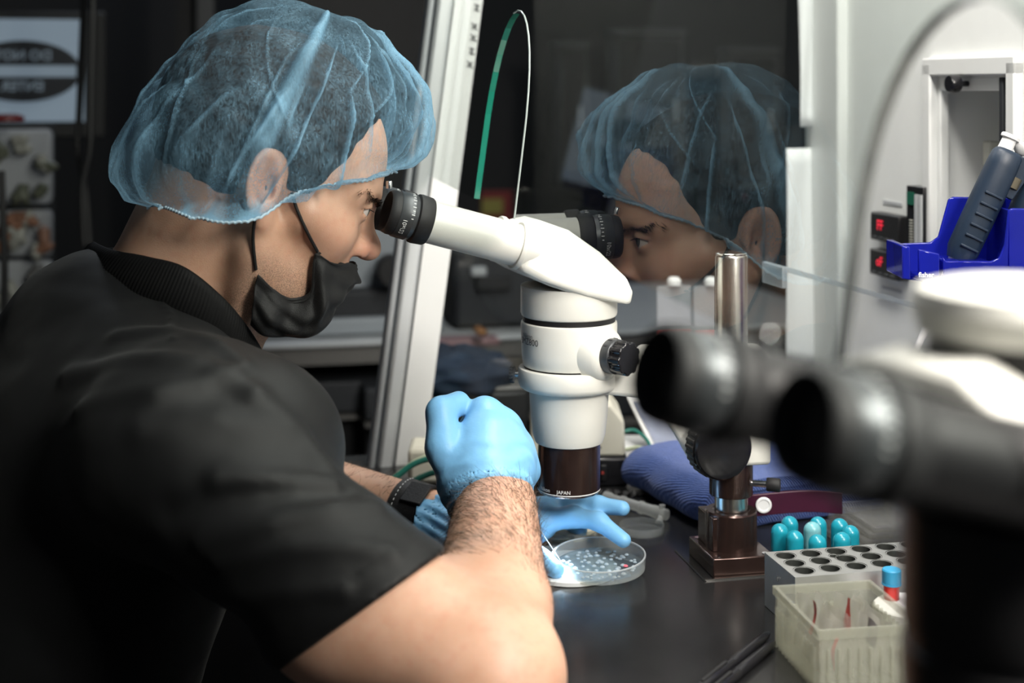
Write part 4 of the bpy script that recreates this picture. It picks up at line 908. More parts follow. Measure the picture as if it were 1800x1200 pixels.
def mesh_sdf(fn, lo, hi, res):
    lo = npv(lo); n = (np.ceil((npv(hi)-lo)/res/4).astype(int)+1)*4; nb = n//4
    bc = np.stack(np.meshgrid(*[np.arange(k) for k in nb], indexing='ij'), -1).reshape(-1, 3)
    cen = (lo+(bc*4+1.5)*res).astype(np.float32)
    dc = np.concatenate([fn(c) for c in np.array_split(cen, max(1, len(cen)//300000))])
    D = np.repeat(np.repeat(np.repeat(dc.reshape(nb), 4, 0), 4, 1), 4, 2)
    act = np.nonzero(np.abs(dc) < res*6.5)[0]
    off = np.stack(np.meshgrid(*[np.arange(4)]*3, indexing='ij'), -1).reshape(-1, 3)
    for ch in np.array_split(act, max(1, len(act)//6000)):
        ii = (bc[ch][:, None, :]*4+off[None]).reshape(-1, 3); d = fn((lo+ii*res).astype(np.float32)); D[ii[:, 0], ii[:, 1], ii[:, 2]] = d
    s = D < 0
    c8 = [s[i:s.shape[0]-1+i, j:s.shape[1]-1+j, k:s.shape[2]-1+k] for i in (0, 1) for j in (0, 1) for k in (0, 1)]
    al = c8[0].copy(); an_ = c8[0].copy()
    for c in c8[1:]: al &= c; an_ |= c
    ci = np.argwhere(an_ & ~al); idx = -np.ones(an_.shape, dtype=np.int64); idx[ci[:, 0], ci[:, 1], ci[:, 2]] = np.arange(len(ci))
    acc = np.zeros((len(ci), 3)); cnt = np.zeros(len(ci))
    cor = [np.array(o) for o in ((0, 0, 0), (0, 0, 1), (0, 1, 0), (0, 1, 1), (1, 0, 0), (1, 0, 1), (1, 1, 0), (1, 1, 1))]
    val = [D[ci[:, 0]+o[0], ci[:, 1]+o[1], ci[:, 2]+o[2]] for o in cor]
    for a in range(8):
        for b in range(a+1, 8):
            if np.abs(cor[a]-cor[b]).sum() != 1: continue
            m = (val[a] < 0) != (val[b] < 0); t = val[a][m]/(val[a][m]-val[b][m])
            acc[m] += cor[a]+t[:, None]*(cor[b]-cor[a]); cnt[m] += 1
    vs = lo+(ci+acc/cnt[:, None])*res
    fs = []
    for ax in range(3):
        sl0 = [slice(None)]*3; sl1 = [slice(None)]*3; sl0[ax] = slice(0, -1); sl1[ax] = slice(1, None)
        ch = np.argwhere(s[tuple(sl0)] != s[tuple(sl1)]); b1, b2 = (ax+1) % 3, (ax+2) % 3
        ch = ch[(ch[:, b1] > 0) & (ch[:, b2] > 0) & (ch[:, b1] < s.shape[b1]-1) & (ch[:, b2] < s.shape[b2]-1)]
        def cell(db1, db2): c = ch.copy(); c[:, b1] += db1; c[:, b2] += db2; return idx[c[:, 0], c[:, 1], c[:, 2]]
        q = np.stack([cell(-1, -1), cell(0, -1), cell(0, 0), cell(-1, 0)], 1)
        neg = s[ch[:, 0], ch[:, 1], ch[:, 2]]; q[~neg] = q[~neg][:, ::-1]; fs.append(q)
    fs = np.concatenate(fs); fs = fs[(fs >= 0).all(1)]
    return vs, fs
def nz(p, s, seed=0):                                   # cheap smooth noise, about -1..1
    x, y, z = p[:, 0]*s+seed*1.7, p[:, 1]*s-seed*2.3, p[:, 2]*s+seed*.9
    return (np.sin(x+1.3*np.sin(y*1.1+z*.7))+np.sin(y*1.2+1.1*np.sin(z*1.3+x*.6))+np.sin(z*.9+1.2*np.sin(x*1.4-y*.5)))/3
def set_attr(o, name, vals):
    a = o.data.attributes.new(name, 'FLOAT', 'POINT'); a.data.foreach_set('value', np.asarray(vals, dtype=np.float32))

# ---------------- head frame
hh, pit = math.radians(21.0), math.radians(23.5)
hdir = Vector((math.cos(hh), math.sin(hh), 0)); HL = Vector((-math.sin(hh), math.cos(hh), 0))
HF = hdir*math.cos(pit)-Z*math.sin(pit); HU = hdir*math.sin(pit)+Z*math.cos(pit)
HR = np.array([HF, HL, HU], dtype=np.float32)
H0 = P(638, 362, 1.292)-HF*.082-HU*.018+HL*.032
def hw(f, l, u): return H0+HF*f+HL*l+HU*u
def head_plane(px, py, l=0.0):                          # pixel -> (f, u) in the head plane with this lateral offset
    r = Vector(((px-900)/F_PX, 1, -(py-Y_H)/F_PX)); o = Vector((0, 0, CAM_Z)); k = (l-(o-H0).dot(HL))/r.dot(HL); q = o+r*k-H0; return q.dot(HF), q.dot(HU)
H0n = npv(H0)
def head_sdf(q, detail=True):                           # q in head frame
    a = q.copy(); a[:, 1] = np.abs(a[:, 1])
    d = ell(a, (-.016, 0, .046), (.098, .077, .086))
    d = smin(d, ell(a, (.040, 0, .034), (.056, .058, .070)), .03)
    d = smin(d, ell(a, (.046, 0, -.030), (.047, .052, .058)), .03)
    d = smin(d, rcone(a, (.004, .050, -.052), (.070, .016, -.093), .015, .014), .03)
    d = smin(d, ell(a, (.030, 0, -.070), (.050, .044, .036)), .03)
    d = smin(d, rcone(a, (.079, .006, -.094), (.079, -.006, -.094), .015, .015), .02)
    d = smin(d, rcone(a, (.060, .044, -.016), (.030, .060, -.008), .017, .014), .025)
    d = smin(d, rcone(a, (.076, .0, -.055), (.082, .0, -.066), .024, .018), .02)          # muzzle
    d = smin(d, rcone(a, (.090, .010, .028), (.066, .049, .026), .0085, .009), .016)        # brow
    d = smax(d, -ell(a, (.098, .034, .013), (.017, .020, .012)), .014)                      # socket
    d = smin(d, rcone(a, (.095, 0, .015), (.108, 0, -.009), .0062, .0085), .012)            # bridge
    d = smin(d, ell(a, (.1110, 0, -.0160), (.0125, .0120, .0110)), .010)                     # tip
    d = smin(d, ell(a, (.0970, .0140, -.0195), (.0122, .0085, .0105)), .005)                 # wing
    if detail:
        d = smax(d, -ell(a, (.1005, .0150, -.0285), (.0062, .0062, .0040)), .0012)
        lid = ell(a, (.0775, .032, .0145), (.0140, .0150, .0138))
        d = smin(d, lid, .006)
        slit = np.maximum(np.abs(a[:, 2]-(.0135+.05*(a[:, 1]-.032)))-.0052*np.clip(1-((a[:, 1]-.032)/.0150)**2, 0, 1), .070-a[:, 0])
        d = smax(d, -np.maximum(slit, ell(a, (.0775, .032, .0145), (.016, .0165, .016))), .0015)
        e = (a-npv((-.020, .0745, .003)))/.82; ca, sa = math.cos(-.22), math.sin(-.22)
        e2 = e.copy(); e2[:, 0] = e[:, 0]*ca-e[:, 2]*sa; e2[:, 2] = e[:, 0]*sa+e[:, 2]*ca
        fl = e2.copy(); fl[:, 1] -= -.35*(e2[:, 0])*1.0                                     # ear stands off to the rear
        rim = np.abs(np.sqrt((fl[:, 0]/.0165)**2+(fl[:, 2]/.030)**2)-1)*.0165
        helix = np.sqrt(rim**2+(fl[:, 1]-.0065)**2)-.0042
        plate = np.maximum((np.sqrt((fl[:, 0]/.0165)**2+(fl[:, 2]/.030)**2)-1)*.0165, np.abs(fl[:, 1]-.0010)-.0032)
        anti = np.sqrt((np.abs(np.sqrt(((fl[:, 0]-.001)/.009)**2+((fl[:, 2]-.002)/.019)**2)-1)*.009)**2+(fl[:, 1]-.0045)**2)-.0026
        ear = smin(smin(helix, plate, .004), anti, .004)
        ear = smin(ear, ell(fl, (.006, .003, -.030), (.009, .0045, .010)), .006)
        ear = smax(ear, -ell(fl, (.006, .006, -.004), (.0075, .006, .012)), .004)
        ear = smin(ear, ell(fl, (.0155, .004, -.003), (.005, .005, .007)), .004)            # tragus
        d = smin(d, ear*.82, .007)
    return d
# ---------------- skeleton in the room
NB = P(305, 560, 1.305)                                 # base of the neck
SN_, SF_ = P(283, 800, 1.105), None
BL = Vector((-math.sin(math.radians(22)), math.cos(math.radians(22)), 0))   # the man's left
SF_ = SN_+BL*.40
EL = P(846, 1188, 1.00); WR = P(866, 890, 1.235)
ELf = Vector((-.305, 1.55, TZ+.045)); WRf = P(806, 930, 1.425)
CHE = P(190, 760, 1.33); BEL = P(-40, 1330, 1.36)
def upper_arm(p):
    d = rcone(p, SN_, EL, .060, .049)
    return smin(d, ell(p, EL+Vector((-.080, .035, .014)), (.075, .046, .042)), .03)
def arm_sdf(p):
    d = upper_arm(p)
    d = smin(d, rcone(p, EL+Vector((.004, -.004, -.008)), EL+Vector((.008, .0, -.004)), .041, .041), .03)
    m = EL+(WR-EL)*.32
    d = smin(d, rcone(p, EL+Vector((.004, .01, 0)), m+Vector((.002, 0, .002)), .045, .041), .03)
    d = smin(d, rcone(p, m, WR, .043, .0325), .03)
    d = smin(d, rcone(p, m+Vector((.014, .02, 0)), WR+Vector((.008, 0, 0)), .030, .026), .02)
    return d
def armf_sdf(p):
    d = rcone(p, SF_, ELf, .058, .046); m = ELf+(WRf-ELf)*.3
    d = smin(d, rcone(p, ELf, m, .044, .041), .03)
    return smin(d, rcone(p, m, WRf, .041, .030), .02)
def torso(p, g=0.0):
    d = rcone(p, CHE+BL*-.10, BEL+BL*-.08, .125+g, .15+g)
    d = smin(d, rcone(p, CHE+BL*.10, BEL+BL*.08, .125+g, .15+g), .08)
    d = smin(d, rcone(p, NB+Vector((-.035, 0, -.045)), SN_+Vector((.0, .045, .005)), .070+g, .062+g), .06)
    d = smin(d, rcone(p, NB+Vector((-.035, 0, -.045)), SF_+Vector((.0, -.04, .005)), .070+g, .062+g), .06)
    d = smin(d, rcone(p, NB+Vector((-.075, 0, -.02)), CHE+Vector((-.08, 0, -.08)), .060+g, .105+g), .08)
    return d
def body_fn(p):
    d = head_sdf((p-H0n)@HR.T)
    nk = rcone(p, hw(-.030, 0, -.025), NB+Vector((-.004, 0, -.02)), .053, .058)
    nk = smin(nk, rcone(p, hw(-.055, 0, .0), NB+Vector((-.045, 0, -.02)), .040, .045), .03)
    nk = smin(nk, rcone(p, hw(-.005, -.060, -.035), NB+Vector((.055, -.035, -.045)), .012, .013), .018)
    nk = smin(nk, rcone(p, hw(.030, 0, -.085), NB+Vector((.052, 0, -.02)), .022, .030), .03)
    d = smin(d, nk, .022)
    d = smin(d, torso(p, -.012), .03)
    d = smin(d, arm_sdf(p), .03)
    d = smin(d, armf_sdf(p), .03)
    return d
man = thing('person', Vector((-.42, 1.33, .45)), 'seated man in black polo shirt, blue hair net and gloves, looking into the microscope', 'person')
# ---------------- skin material
m, nt, b, out = nodes('skin'); L = nt.links.new
b.inputs['Roughness'].default_value = .48; b.inputs['Subsurface Weight'].default_value = .25; b.inputs['Subsurface Radius'].default_value = (1, .35, .2); b.inputs['Subsurface Scale'].default_value = .004
tc = nt.nodes.new('ShaderNodeTexCoord')
def noise(sc, det=4): n = nt.nodes.new('ShaderNodeTexNoise'); n.inputs['Scale'].default_value = sc; n.inputs['Detail'].default_value = det; L(tc.outputs['Object'], n.inputs['Vector']); return n
def mixc(fac, a, b_):
    x = nt.nodes.new('ShaderNodeMix'); x.data_type = 'RGBA'
    for k, s_ in (('Factor', fac), ('A', a), ('B', b_)):
        if isinstance(s_, (tuple, float)): x.inputs[k].default_value = s_ if isinstance(s_, float) else (*s_, 1)
        else: L(s_, x.inputs[k])
    return x.outputs['Result']
def attr(n): a = nt.nodes.new('ShaderNodeAttribute'); a.attribute_name = n; return a.outputs['Fac']
def mul(a, b_):
    x = nt.nodes.new('ShaderNodeMath'); x.operation = 'MULTIPLY'
    for i, s_ in enumerate((a, b_)):
        if isinstance(s_, float): x.inputs[i].default_value = s_
        else: L(s_, x.inputs[i])
    return x.outputs[0]
def ramp(s_, lo, hi): r = nt.nodes.new('ShaderNodeMapRange'); r.inputs['From Min'].default_value = lo; r.inputs['From Max'].default_value = hi; L(s_, r.inputs['Value']); return r.outputs[0]
base = mixc(ramp(noise(28).outputs['Fac'], .35, .65), (.53, .305, .205), (.60, .365, .26))
base = mixc(mul(ramp(noise(140, 2).outputs['Fac'], .5, .75), .22), base, (.50, .20, .14))
base = mixc(mul(attr('red'), .55), base, (.56, .19, .13))
base = mixc(mul(attr('stub'), mul(ramp(noise(1500, 1).outputs['Fac'], .42, .62), .75)), base, (.10, .075, .06))
base = mixc(mul(attr('hairshade'), .7), base, (.06, .045, .035))
L(base, b.inputs['Base Color'])
bp_ = nt.nodes.new('ShaderNodeBump'); bp_.inputs['Strength'].default_value = .25; bp_.inputs['Distance'].default_value = .0006; L(noise(900, 3).outputs['Fac'], bp_.inputs['Height']); L(bp_.outputs['Normal'], b.inputs['Normal'])

vs, fs = mesh_sdf(body_fn, (-.62, .90, .745), (.07, 1.64, 1.35), .0022)
body = obj('body', vs, fs, 'skin', man, angle=180)
q = ((vs-np.array(H0))@HR.T.astype(float))
sm = lambda x, a, b_: np.clip((x-a)/(b_-a), 0, 1)**2*(3-2*np.clip((x-a)/(b_-a), 0, 1))
inhead = (np.abs(q) < .16).all(1)
stub = sm(-q[:, 2], .030, .062)*sm(q[:, 0], -.02, .02)*sm(-q[:, 2], .0, .14+.0*q[:, 0])*inhead*(1-sm(-q[:, 2], .125, .15))
stub = np.clip(stub*2.2, 0, 1)*(1-.5*((q[:, 0] > .07) & (q[:, 2] > -.05)))
red = (np.exp(-((q[:, 0]-.108)/.014)**2-((q[:, 2]+.020)/.016)**2)*.8+np.exp(-((q[:, 0]-.06)/.03)**2-((q[:, 2]+.02)/.022)**2)*.30+np.exp(-((q[:, 0]+.020)/.03)**2-((np.abs(q[:, 1])-.082)/.010)**2-((q[:, 2]-.004)/.035)**2)*.35)*inhead
set_attr(body, 'stub', stub); set_attr(body, 'red', red)
hs_ = sm(-q[:, 0], .035, .075)*sm(-q[:, 2], -.03, .015)*(1-sm(-q[:, 2], .03, .085))*(np.abs(q[:, 1]) < .09)*inhead*.7
set_attr(body, 'hairshade', hs_)

# ---------------- eyes, brows, hair
m, nt, b, out = nodes('eyeball'); L = nt.links.new; b.inputs['Roughness'].default_value = .12
tc = nt.nodes.new('ShaderNodeTexCoord'); vl = nt.nodes.new('ShaderNodeVectorMath'); vl.operation = 'DOT_PRODUCT'
gz = (HF*.93+HU*.12-HL*.16).normalized(); vl.inputs[1].default_value = gz; nrm = nt.nodes.new('ShaderNodeVectorMath'); nrm.operation = 'NORMALIZE'; L(tc.outputs['Object'], nrm.inputs[0]); L(nrm.outputs[0], vl.inputs[0])
cr = nt.nodes.new('ShaderNodeValToRGB'); cr.color_ramp.interpolation = 'CONSTANT'; e = cr.color_ramp.elements; e[0].position = 0; e[0].color = (.62, .55, .52, 1); e[1].position = .87; e[1].color = (.10, .11, .10, 1); x = cr.color_ramp.elements.new(.975); x.color = (.005, .005, .005, 1)
L(vl.outputs['Value'], cr.inputs[0]); L(cr.outputs[0], b.inputs['Base Color'])
for s_ in (-1, 1):
    mb = MB(); mb.lathe(hw(.0770, .032*s_, .0145), gz, [(-.0124, .001)]+[(-.0124*math.cos(a), .0124*math.sin(a)) for a in np.linspace(.1, math.pi-.1, 20)]+[(.0124, .001)], 28); mb.build('eyeball', 'eyeball', body, angle=180)
mk('hair_brown', (.014, .009, .0065), .7, var=.4, scale=150, stretch=(.3, 1, 1), spec=.2)
mk('hair_arm', (.045, .028, .016), .5, var=.2)
def strands(roots, dirs, lens, w, curl, name, mat, par, kind=None):
    vs = []; fs = []; rng = np.random.default_rng(4)
    for r, d, l in zip(roots, dirs, lens):
        sd = np.cross(d, rng.normal(size=3)); sd /= np.linalg.norm(sd)+1e-9; bend = curl*rng.normal(size=3); n = len(vs)
        for i in range(4):
            t = i/3; c = r+d*l*t+bend*l*t*t; ww = w*(1-.75*t); vs += [c-sd*ww, c+sd*ww]
        for i in range(3): fs.append((n+2*i, n+2*i+1, n+2*i+3, n+2*i+2))
    o = obj(name, np.array(vs), fs, mat, par, angle=180)
    if kind: o['kind'] = kind
    return o
rng = np.random.default_rng(2)
for s_ in (-1, 1):
    br, bd, bl_ = [], [], []
    for k in range(300):
        t = rng.random(); ly = (.010+.044*t); f0 = .1000-.036*t**1.6; uu = .0235+.005*math.sin(t*2.4)+rng.normal()*.0017*(1-.5*t)
        pt = npv((f0, ly*s_, uu))[None].copy()
        for _ in range(6):
            d0 = head_sdf(pt)[0]; gr = np.array([(head_sdf(pt+npv(e_)*.001)[0]-d0)/.001 for e_ in np.eye(3)]); pt = pt-(d0-.0004)*gr/(gr@gr+1e-9)
            pt = pt.astype(np.float32)
        pw = np.array(hw(*[float(c) for c in pt[0]])); dv = np.array(HF*-.35*t+HL*s_*.8+HU*(.40-.75*t)); dv /= np.linalg.norm(dv); nw = np.array(HF*gr[0]+HL*gr[1]+HU*gr[2])
        br.append(pw); bd.append((dv+nw*.25)); bl_.append(.0075)
    strands(br, bd, bl_, .00026, .12, 'eyebrow', 'hair_brown', body)
# lashes of the near eye
for s_ in (-1, 1):
    lr, ld, ll = [], [], []
    for k in range(26):
        t = k/25; ly = .021+.022*t; pw = np.array(hw(.0895-.010*(t-.35)**2*4-.006*max(0, t-.6), ly*s_, .0176-.006*(t-.4)**2)); lr.append(pw); dv = np.array(HF*.8+HL*s_*(.2+.6*t)-HU*.15); ld.append(dv/np.linalg.norm(dv)); ll.append(.0060)
    strands(lr, ld, ll, .00022, .05, 'eyelashes', 'hair_brown', body)
# hair under the net
def hair_fn(p):
    q = (p-H0n)@HR.T
    d = smin(ell(q, (-.018, 0, .048), (.106, .084, .095)), ell(q, (.034, 0, .045), (.058, .066, .072)), .03)
    d = d+.0010*nz(q*npv((.35, 1, 1)), 420, 1)+.0012*nz(q, 60, 2)
    cut = np.maximum(q[:, 0]-.069+.26*np.abs(q[:, 1])+.30*np.maximum(.100-q[:, 2], 0)-.004+.003*nz(q, 150, 6), (-.010-q[:, 2])-.38*np.maximum(-q[:, 0], 0)+.003*nz(q, 130, 3))
    cut = np.maximum(cut, np.where(q[:, 0] > .0, .004-q[:, 2], -1))
    d = smax(d, cut, .008)
    return smax(d, -ell(q, (-.018, 0, .003), (.020, .2, .032)), .006)
vs, fs = mesh_sdf(hair_fn, np.array(H0)-.19, np.array(H0)+.19, .0024)
obj('hair', vs, fs, 'hair_brown', man, angle=180)
# ---------------- find the surface point of a field behind a pixel
def surf(px, py, fn, y0=.85, y1=1.75, off=0.0):
    r = Vector(((px-900)/F_PX, 1, -(py-Y_H)/F_PX)); r.normalize(); o = Vector((0, 0, CAM_Z)); t = y0
    for _ in range(90):
        d = float(fn(npv(o+r*t)[None])[0])-off
        if d < .0004: break
        t += d*.8
        if t > y1+.3: break
    return o+r*t
# ---------------- black polo shirt
mk('shirt', (.0015, .0017, .0022), .56, var=.2, scale=60, bump=.25, bscale=1800, sheen=.04, spec=.35)
mk('shirt_rib', (.0016, .0016, .002), .75, var=.2, bump=.2, bscale=1500, spec=.3)
ha, hb = P(762, 984, 1.04), P(528, 1152, 1.04); vd = ((ha+hb)/2-Vector((0, 0, CAM_Z))).normalized()
hn = (hb-ha).cross(vd).normalized(); hn = hn if hn.x > 0 else -hn; hc = npv((ha+hb)/2); hnn = npv(hn)
armd = (EL-SN_).normalized()
def shirt_base(p):
    d = torso(p, .004)
    sl = rcone(p, SN_, SN_+(EL-SN_)*.85, .0655, .0560)
    sl = smin(sl, ell(p, SN_+Vector((.05, .03, .0)), (.09, .07, .075)), .04)
    sl = smin(sl, upper_arm(p)-.0045, .008)
    d = smin(d, sl, .05)
    slf = rcone(p, SF_, SF_+(ELf-SF_)*.8, .066, .062)
    return smin(d, slf, .05)
FOLDS = [([(205, 590), (294, 581), (382, 605), (430, 640)], .004, .008), ([(123, 660), (273, 626), (382, 653), (450, 690)], .005, .010), ([(137, 721), (273, 691), (355, 674), (410, 653)], .0045, .008),
         ([(382, 846), (478, 842), (587, 850)], .005, .008), ([(360, 955), (478, 920), (580, 892), (660, 893)], .006, .009), ([(382, 985), (512, 962), (615, 960), (690, 972)], .0045, .007),
         ([(382, 1050), (512, 1040), (601, 1036)], .004, .007), ([(280, 520), (300, 556), (304, 596)], .003, .003), ([(450, 700), (530, 760), (572, 820)], .005, .010), ([(300, 900), (400, 870), (520, 868), (610, 868)], -.005, .011), ([(250, 760), (380, 740), (500, 760)], .004, .012)]
FW = [([npv(surf(x, y, shirt_base)) for x, y in pts], a, w_) for pts, a, w_ in FOLDS]
def shirt_fn(p):
    d = shirt_base(p)
    near = np.abs(d) < .03
    if near.any():
        pn = p[near]; e = np.zeros(len(pn), np.float32)
        for pts, a, w_ in FW:
            dist = np.min([rcone(pn, pts[i], pts[i+1], 0, 0) for i in range(len(pts)-1)], axis=0); e += a*np.exp(-(dist/w_)**2)
        e += .0018*nz(pn, 38, 3)+.0010*nz(pn, 80, 5)
        hd_ = (pn-hc)@hnn; e -= .0010*np.exp(-((hd_+.024)/.0012)**2)
        d[near] -= e
    h = (p-hc)@hnn
    arm_side = (p-npv(SN_))@npv(armd) > .06
    return np.where(arm_side & (p[:, 1] < 1.30), smax(d, h, .004), d)
vs, fs = mesh_sdf(shirt_fn, (-.72, .90, .66), (.06, 1.74, 1.16), .0030)
shirt = obj('polo_shirt', vs, fs, 'shirt', man, angle=180)
# ribbed collar
ctr_px = [(150, 452, 1.335), (178, 468, 1.275), (240, 484, 1.235), (310, 505, 1.218), (378, 556, 1.224), (425, 608, 1.245), (447, 648, 1.285)]
ring = [P(*c) for c in ctr_px]; mir = []
cenl = NB
for q_ in reversed(ring[1:-1]):
    l = (q_-cenl).dot(BL); mir.append(q_-BL*(2*l))
loop = ring+mir; cl = [Vector(p) for p in loop]; n = len(cl); dense = []
for i in range(n):
    p0, p1, p2, p3 = cl[i-1], cl[i], cl[(i+1) % n], cl[(i+2) % n]
    for k in range(40): t = k/40; dense.append(.5*((2*p1)+(p2-p0)*t+(2*p0-5*p1+4*p2-p3)*t*t+(3*p1-p0-3*p2+p3)*t**3))
upn = (hw(-.03, 0, -.02)-NB).normalized(); cc = sum(dense, Vector())/len(dense); vs_ = []; fs_ = []; m_ = len(dense); prof = [(-.020, .0055), (-.014, .0075), (0, .0060), (.012, .0022), (.018, -.0015), (.0185, -.0040), (.012, -.0045)]
for i, p in enumerate(dense):
    rad = p-cc; rad = (rad-upn*rad.dot(upn)).normalized()
    rib = .0007*math.sin(i/m_*2*math.pi*150)
    for (a, b_) in prof: vs_.append(p+upn*a+rad*(b_+(rib if b_ > 0 else 0)))
k_ = len(prof)
for i in range(m_):
    for j in range(k_-1): i2 = (i+1) % m_; fs_.append((i*k_+j, i2*k_+j, i2*k_+j+1, i*k_+j+1))
obj('collar', vs_, fs_, 'shirt_rib', shirt, angle=180)

# ---------------- hair net
m, nt, b, out = nodes('hair_net'); L = nt.links.new
b.inputs['Base Color'].default_value = (.26, .50, .70, 1); b.inputs['Roughness'].default_value = .6
tc = nt.nodes.new('ShaderNodeTexCoord'); mp = nt.nodes.new('ShaderNodeMapping'); mp.inputs['Scale'].default_value = (1.6, 1.6, .35); L(tc.outputs['Object'], mp.inputs['Vector'])
n1 = nt.nodes.new('ShaderNodeTexNoise'); n1.inputs['Scale'].default_value = 380; n1.inputs['Detail'].default_value = 5; n1.inputs['Distortion'].default_value = 1.2; L(mp.outputs[0], n1.inputs['Vector'])
n2 = nt.nodes.new('ShaderNodeTexNoise'); n2.inputs['Scale'].default_value = 34; n2.inputs['Detail'].default_value = 4; L(tc.outputs['Object'], n2.inputs['Vector'])
at = nt.nodes.new('ShaderNodeAttribute'); at.attribute_name = 'layers'
def mth(op, a, b_):
    x = nt.nodes.new('ShaderNodeMath'); x.operation = op
    for i, s_ in enumerate((a, b_)):
        if isinstance(s_, (int, float)): x.inputs[i].default_value = s_
        else: L(s_, x.inputs[i])
    return x.outputs[0]
fib = nt.nodes.new('ShaderNodeMapRange'); fib.inputs['From Min'].default_value = .36; fib.inputs['From Max'].default_value = .72; fib.inputs['To Min'].default_value = 0.05; fib.inputs['To Max'].default_value = .36; L(n1.outputs['Fac'], fib.inputs['Value'])
cloud = nt.nodes.new('ShaderNodeMapRange'); cloud.inputs['From Min'].default_value = .35; cloud.inputs['From Max'].default_value = .7; cloud.inputs['To Min'].default_value = .6; cloud.inputs['To Max'].default_value = 1.5; L(n2.outputs['Fac'], cloud.inputs['Value'])
op = mth('MINIMUM', mth('ADD', mth('MULTIPLY', fib.outputs[0], cloud.outputs[0]), mth('MULTIPLY', at.outputs['Fac'], .74)), .93)
tr = nt.nodes.new('ShaderNodeBsdfTransparent'); tl = nt.nodes.new('ShaderNodeBsdfTranslucent'); tl.inputs[0].default_value = (.33, .57, .76, 1)
ms = nt.nodes.new('ShaderNodeMixShader'); ms.inputs[0].default_value = .4; L(b.outputs[0], ms.inputs[1]); L(tl.outputs[0], ms.inputs[2])
mo = nt.nodes.new('ShaderNodeMixShader'); L(op, mo.inputs[0]); L(tr.outputs[0], mo.inputs[1]); L(ms.outputs[0], mo.inputs[2]); L(mo.outputs[0], out.inputs[0])
CC = np.array([-.012, 0, .045])
oln = [(692, 298), (738, 272), (751, 215), (737, 165), (712, 125), (640, 58), (560, 14), (470, 2), (410, 18), (350, 62), (290, 132), (235, 205), (204, 258), (200, 318), (222, 352), (285, 372), (345, 392), (400, 398)]
pol = sorted([(math.atan2(u_-CC[2], f_-CC[0]), math.hypot(u_-CC[2], f_-CC[0])) for f_, u_ in (head_plane(x, y, 0) for x, y in oln)])
pa_ = np.array([p_[0] for p_ in pol]); pr_ = np.array([p_[1] for p_ in pol])
pa_ = np.concatenate([pa_-2*np.pi, pa_, pa_+2*np.pi]); pr_ = np.concatenate([pr_]*3)
brim_px = [(690, 299, -.004), (655, 303, -.045), (600, 316, -.066), (550, 330, -.075), (505, 346, -.080), (468, 376, -.096), (440, 388, -.100), (400, 392, -.097), (345, 386, -.080), (295, 366, -.050), (268, 360, -.004)]
bp3 = []
for x, y, l in brim_px:
    f_, u_ = head_plane(x, y, l); bp3.append(np.array([f_, l, u_])-CC)
baz = np.array([math.atan2(-v_[1], v_[0]) for v_ in bp3]); bel = np.array([math.asin(v_[2]/np.linalg.norm(v_)) for v_ in bp3]); brd = np.array([np.linalg.norm(v_) for v_ in bp3])
NA, NS = 420, 110
az = np.linspace(0, 2*np.pi, NA, endpoint=False); fa = np.where(az > np.pi, 2*np.pi-az, az)
el_b = np.interp(fa, baz, bel); r_b = np.interp(fa, baz, brd)
rg = np.random.default_rng(21)
kern = np.hanning(15); kern /= kern.sum()
el_b = np.convolve(np.concatenate([el_b[-7:], el_b, el_b[:7]]), kern, 'valid'); r_b = np.convolve(np.concatenate([r_b[-7:], r_b, r_b[:7]]), kern, 'valid')
S_, A_ = np.meshgrid(np.linspace(0, 1, NS)**1.15, az, indexing='ij')
dip = np.radians(10)*np.sin(np.pi*np.clip(S_/.22, 0, 1))
EL_ = el_b[None]+(np.pi/2-el_b[None])*S_-dip*(.3+.7*(np.cos(A_) < .3))
dx, dy, dz = np.cos(EL_)*np.cos(A_), -np.cos(EL_)*np.sin(A_), np.sin(EL_)
th_ = np.arctan2(dz, dx); Rm = np.interp(th_, pa_, pr_); Wl = .107+.004*np.sin(np.pi*np.clip(S_*1.6, 0, 1))
cb2 = 1-dy**2; Rr = 1/np.sqrt(cb2/Rm**2+dy**2/Wl**2)
bl2 = np.clip(S_/.11, 0, 1); bl2 = bl2*bl2*(3-2*bl2)
Rr = r_b[None]*(1-bl2)+Rr*bl2
lay = np.zeros_like(Rr); disp = np.zeros_like(Rr)
def adiff(a, b_): return (a-b_+np.pi) % (2*np.pi)-np.pi
for k in range(64):                                     # pleats gathered at the elastic
    a0 = rg.random()*2*np.pi; w_ = rg.uniform(.012, .05); s1 = rg.uniform(.12, .42)
    wnd = rg.normal()*.25*S_+.05*np.sin(S_*9+k); e = np.exp(-(adiff(A_, a0+wnd)/w_)**2)*np.clip(1-S_/s1, 0, 1)**.8
    disp += e*rg.uniform(-.4, 1)*.0065; lay += e*rg.uniform(.0, .75)
for k in range(34):                                     # long thin creases
    a0 = rg.random()*2*np.pi; w_ = rg.uniform(.008, .022); s0, s1 = rg.uniform(.05, .5), rg.uniform(.35, .95)
    win = np.clip((S_-s0)/.12, 0, 1)*np.clip((s1-S_)/.15, 0, 1); wnd = rg.normal()*.8*(S_-s0)+.07*np.sin(S_*7+k*2)
    e = np.exp(-(adiff(A_, a0+wnd)/w_)**2)*win; disp += e*.0035; lay += e*rg.uniform(.2, .7)
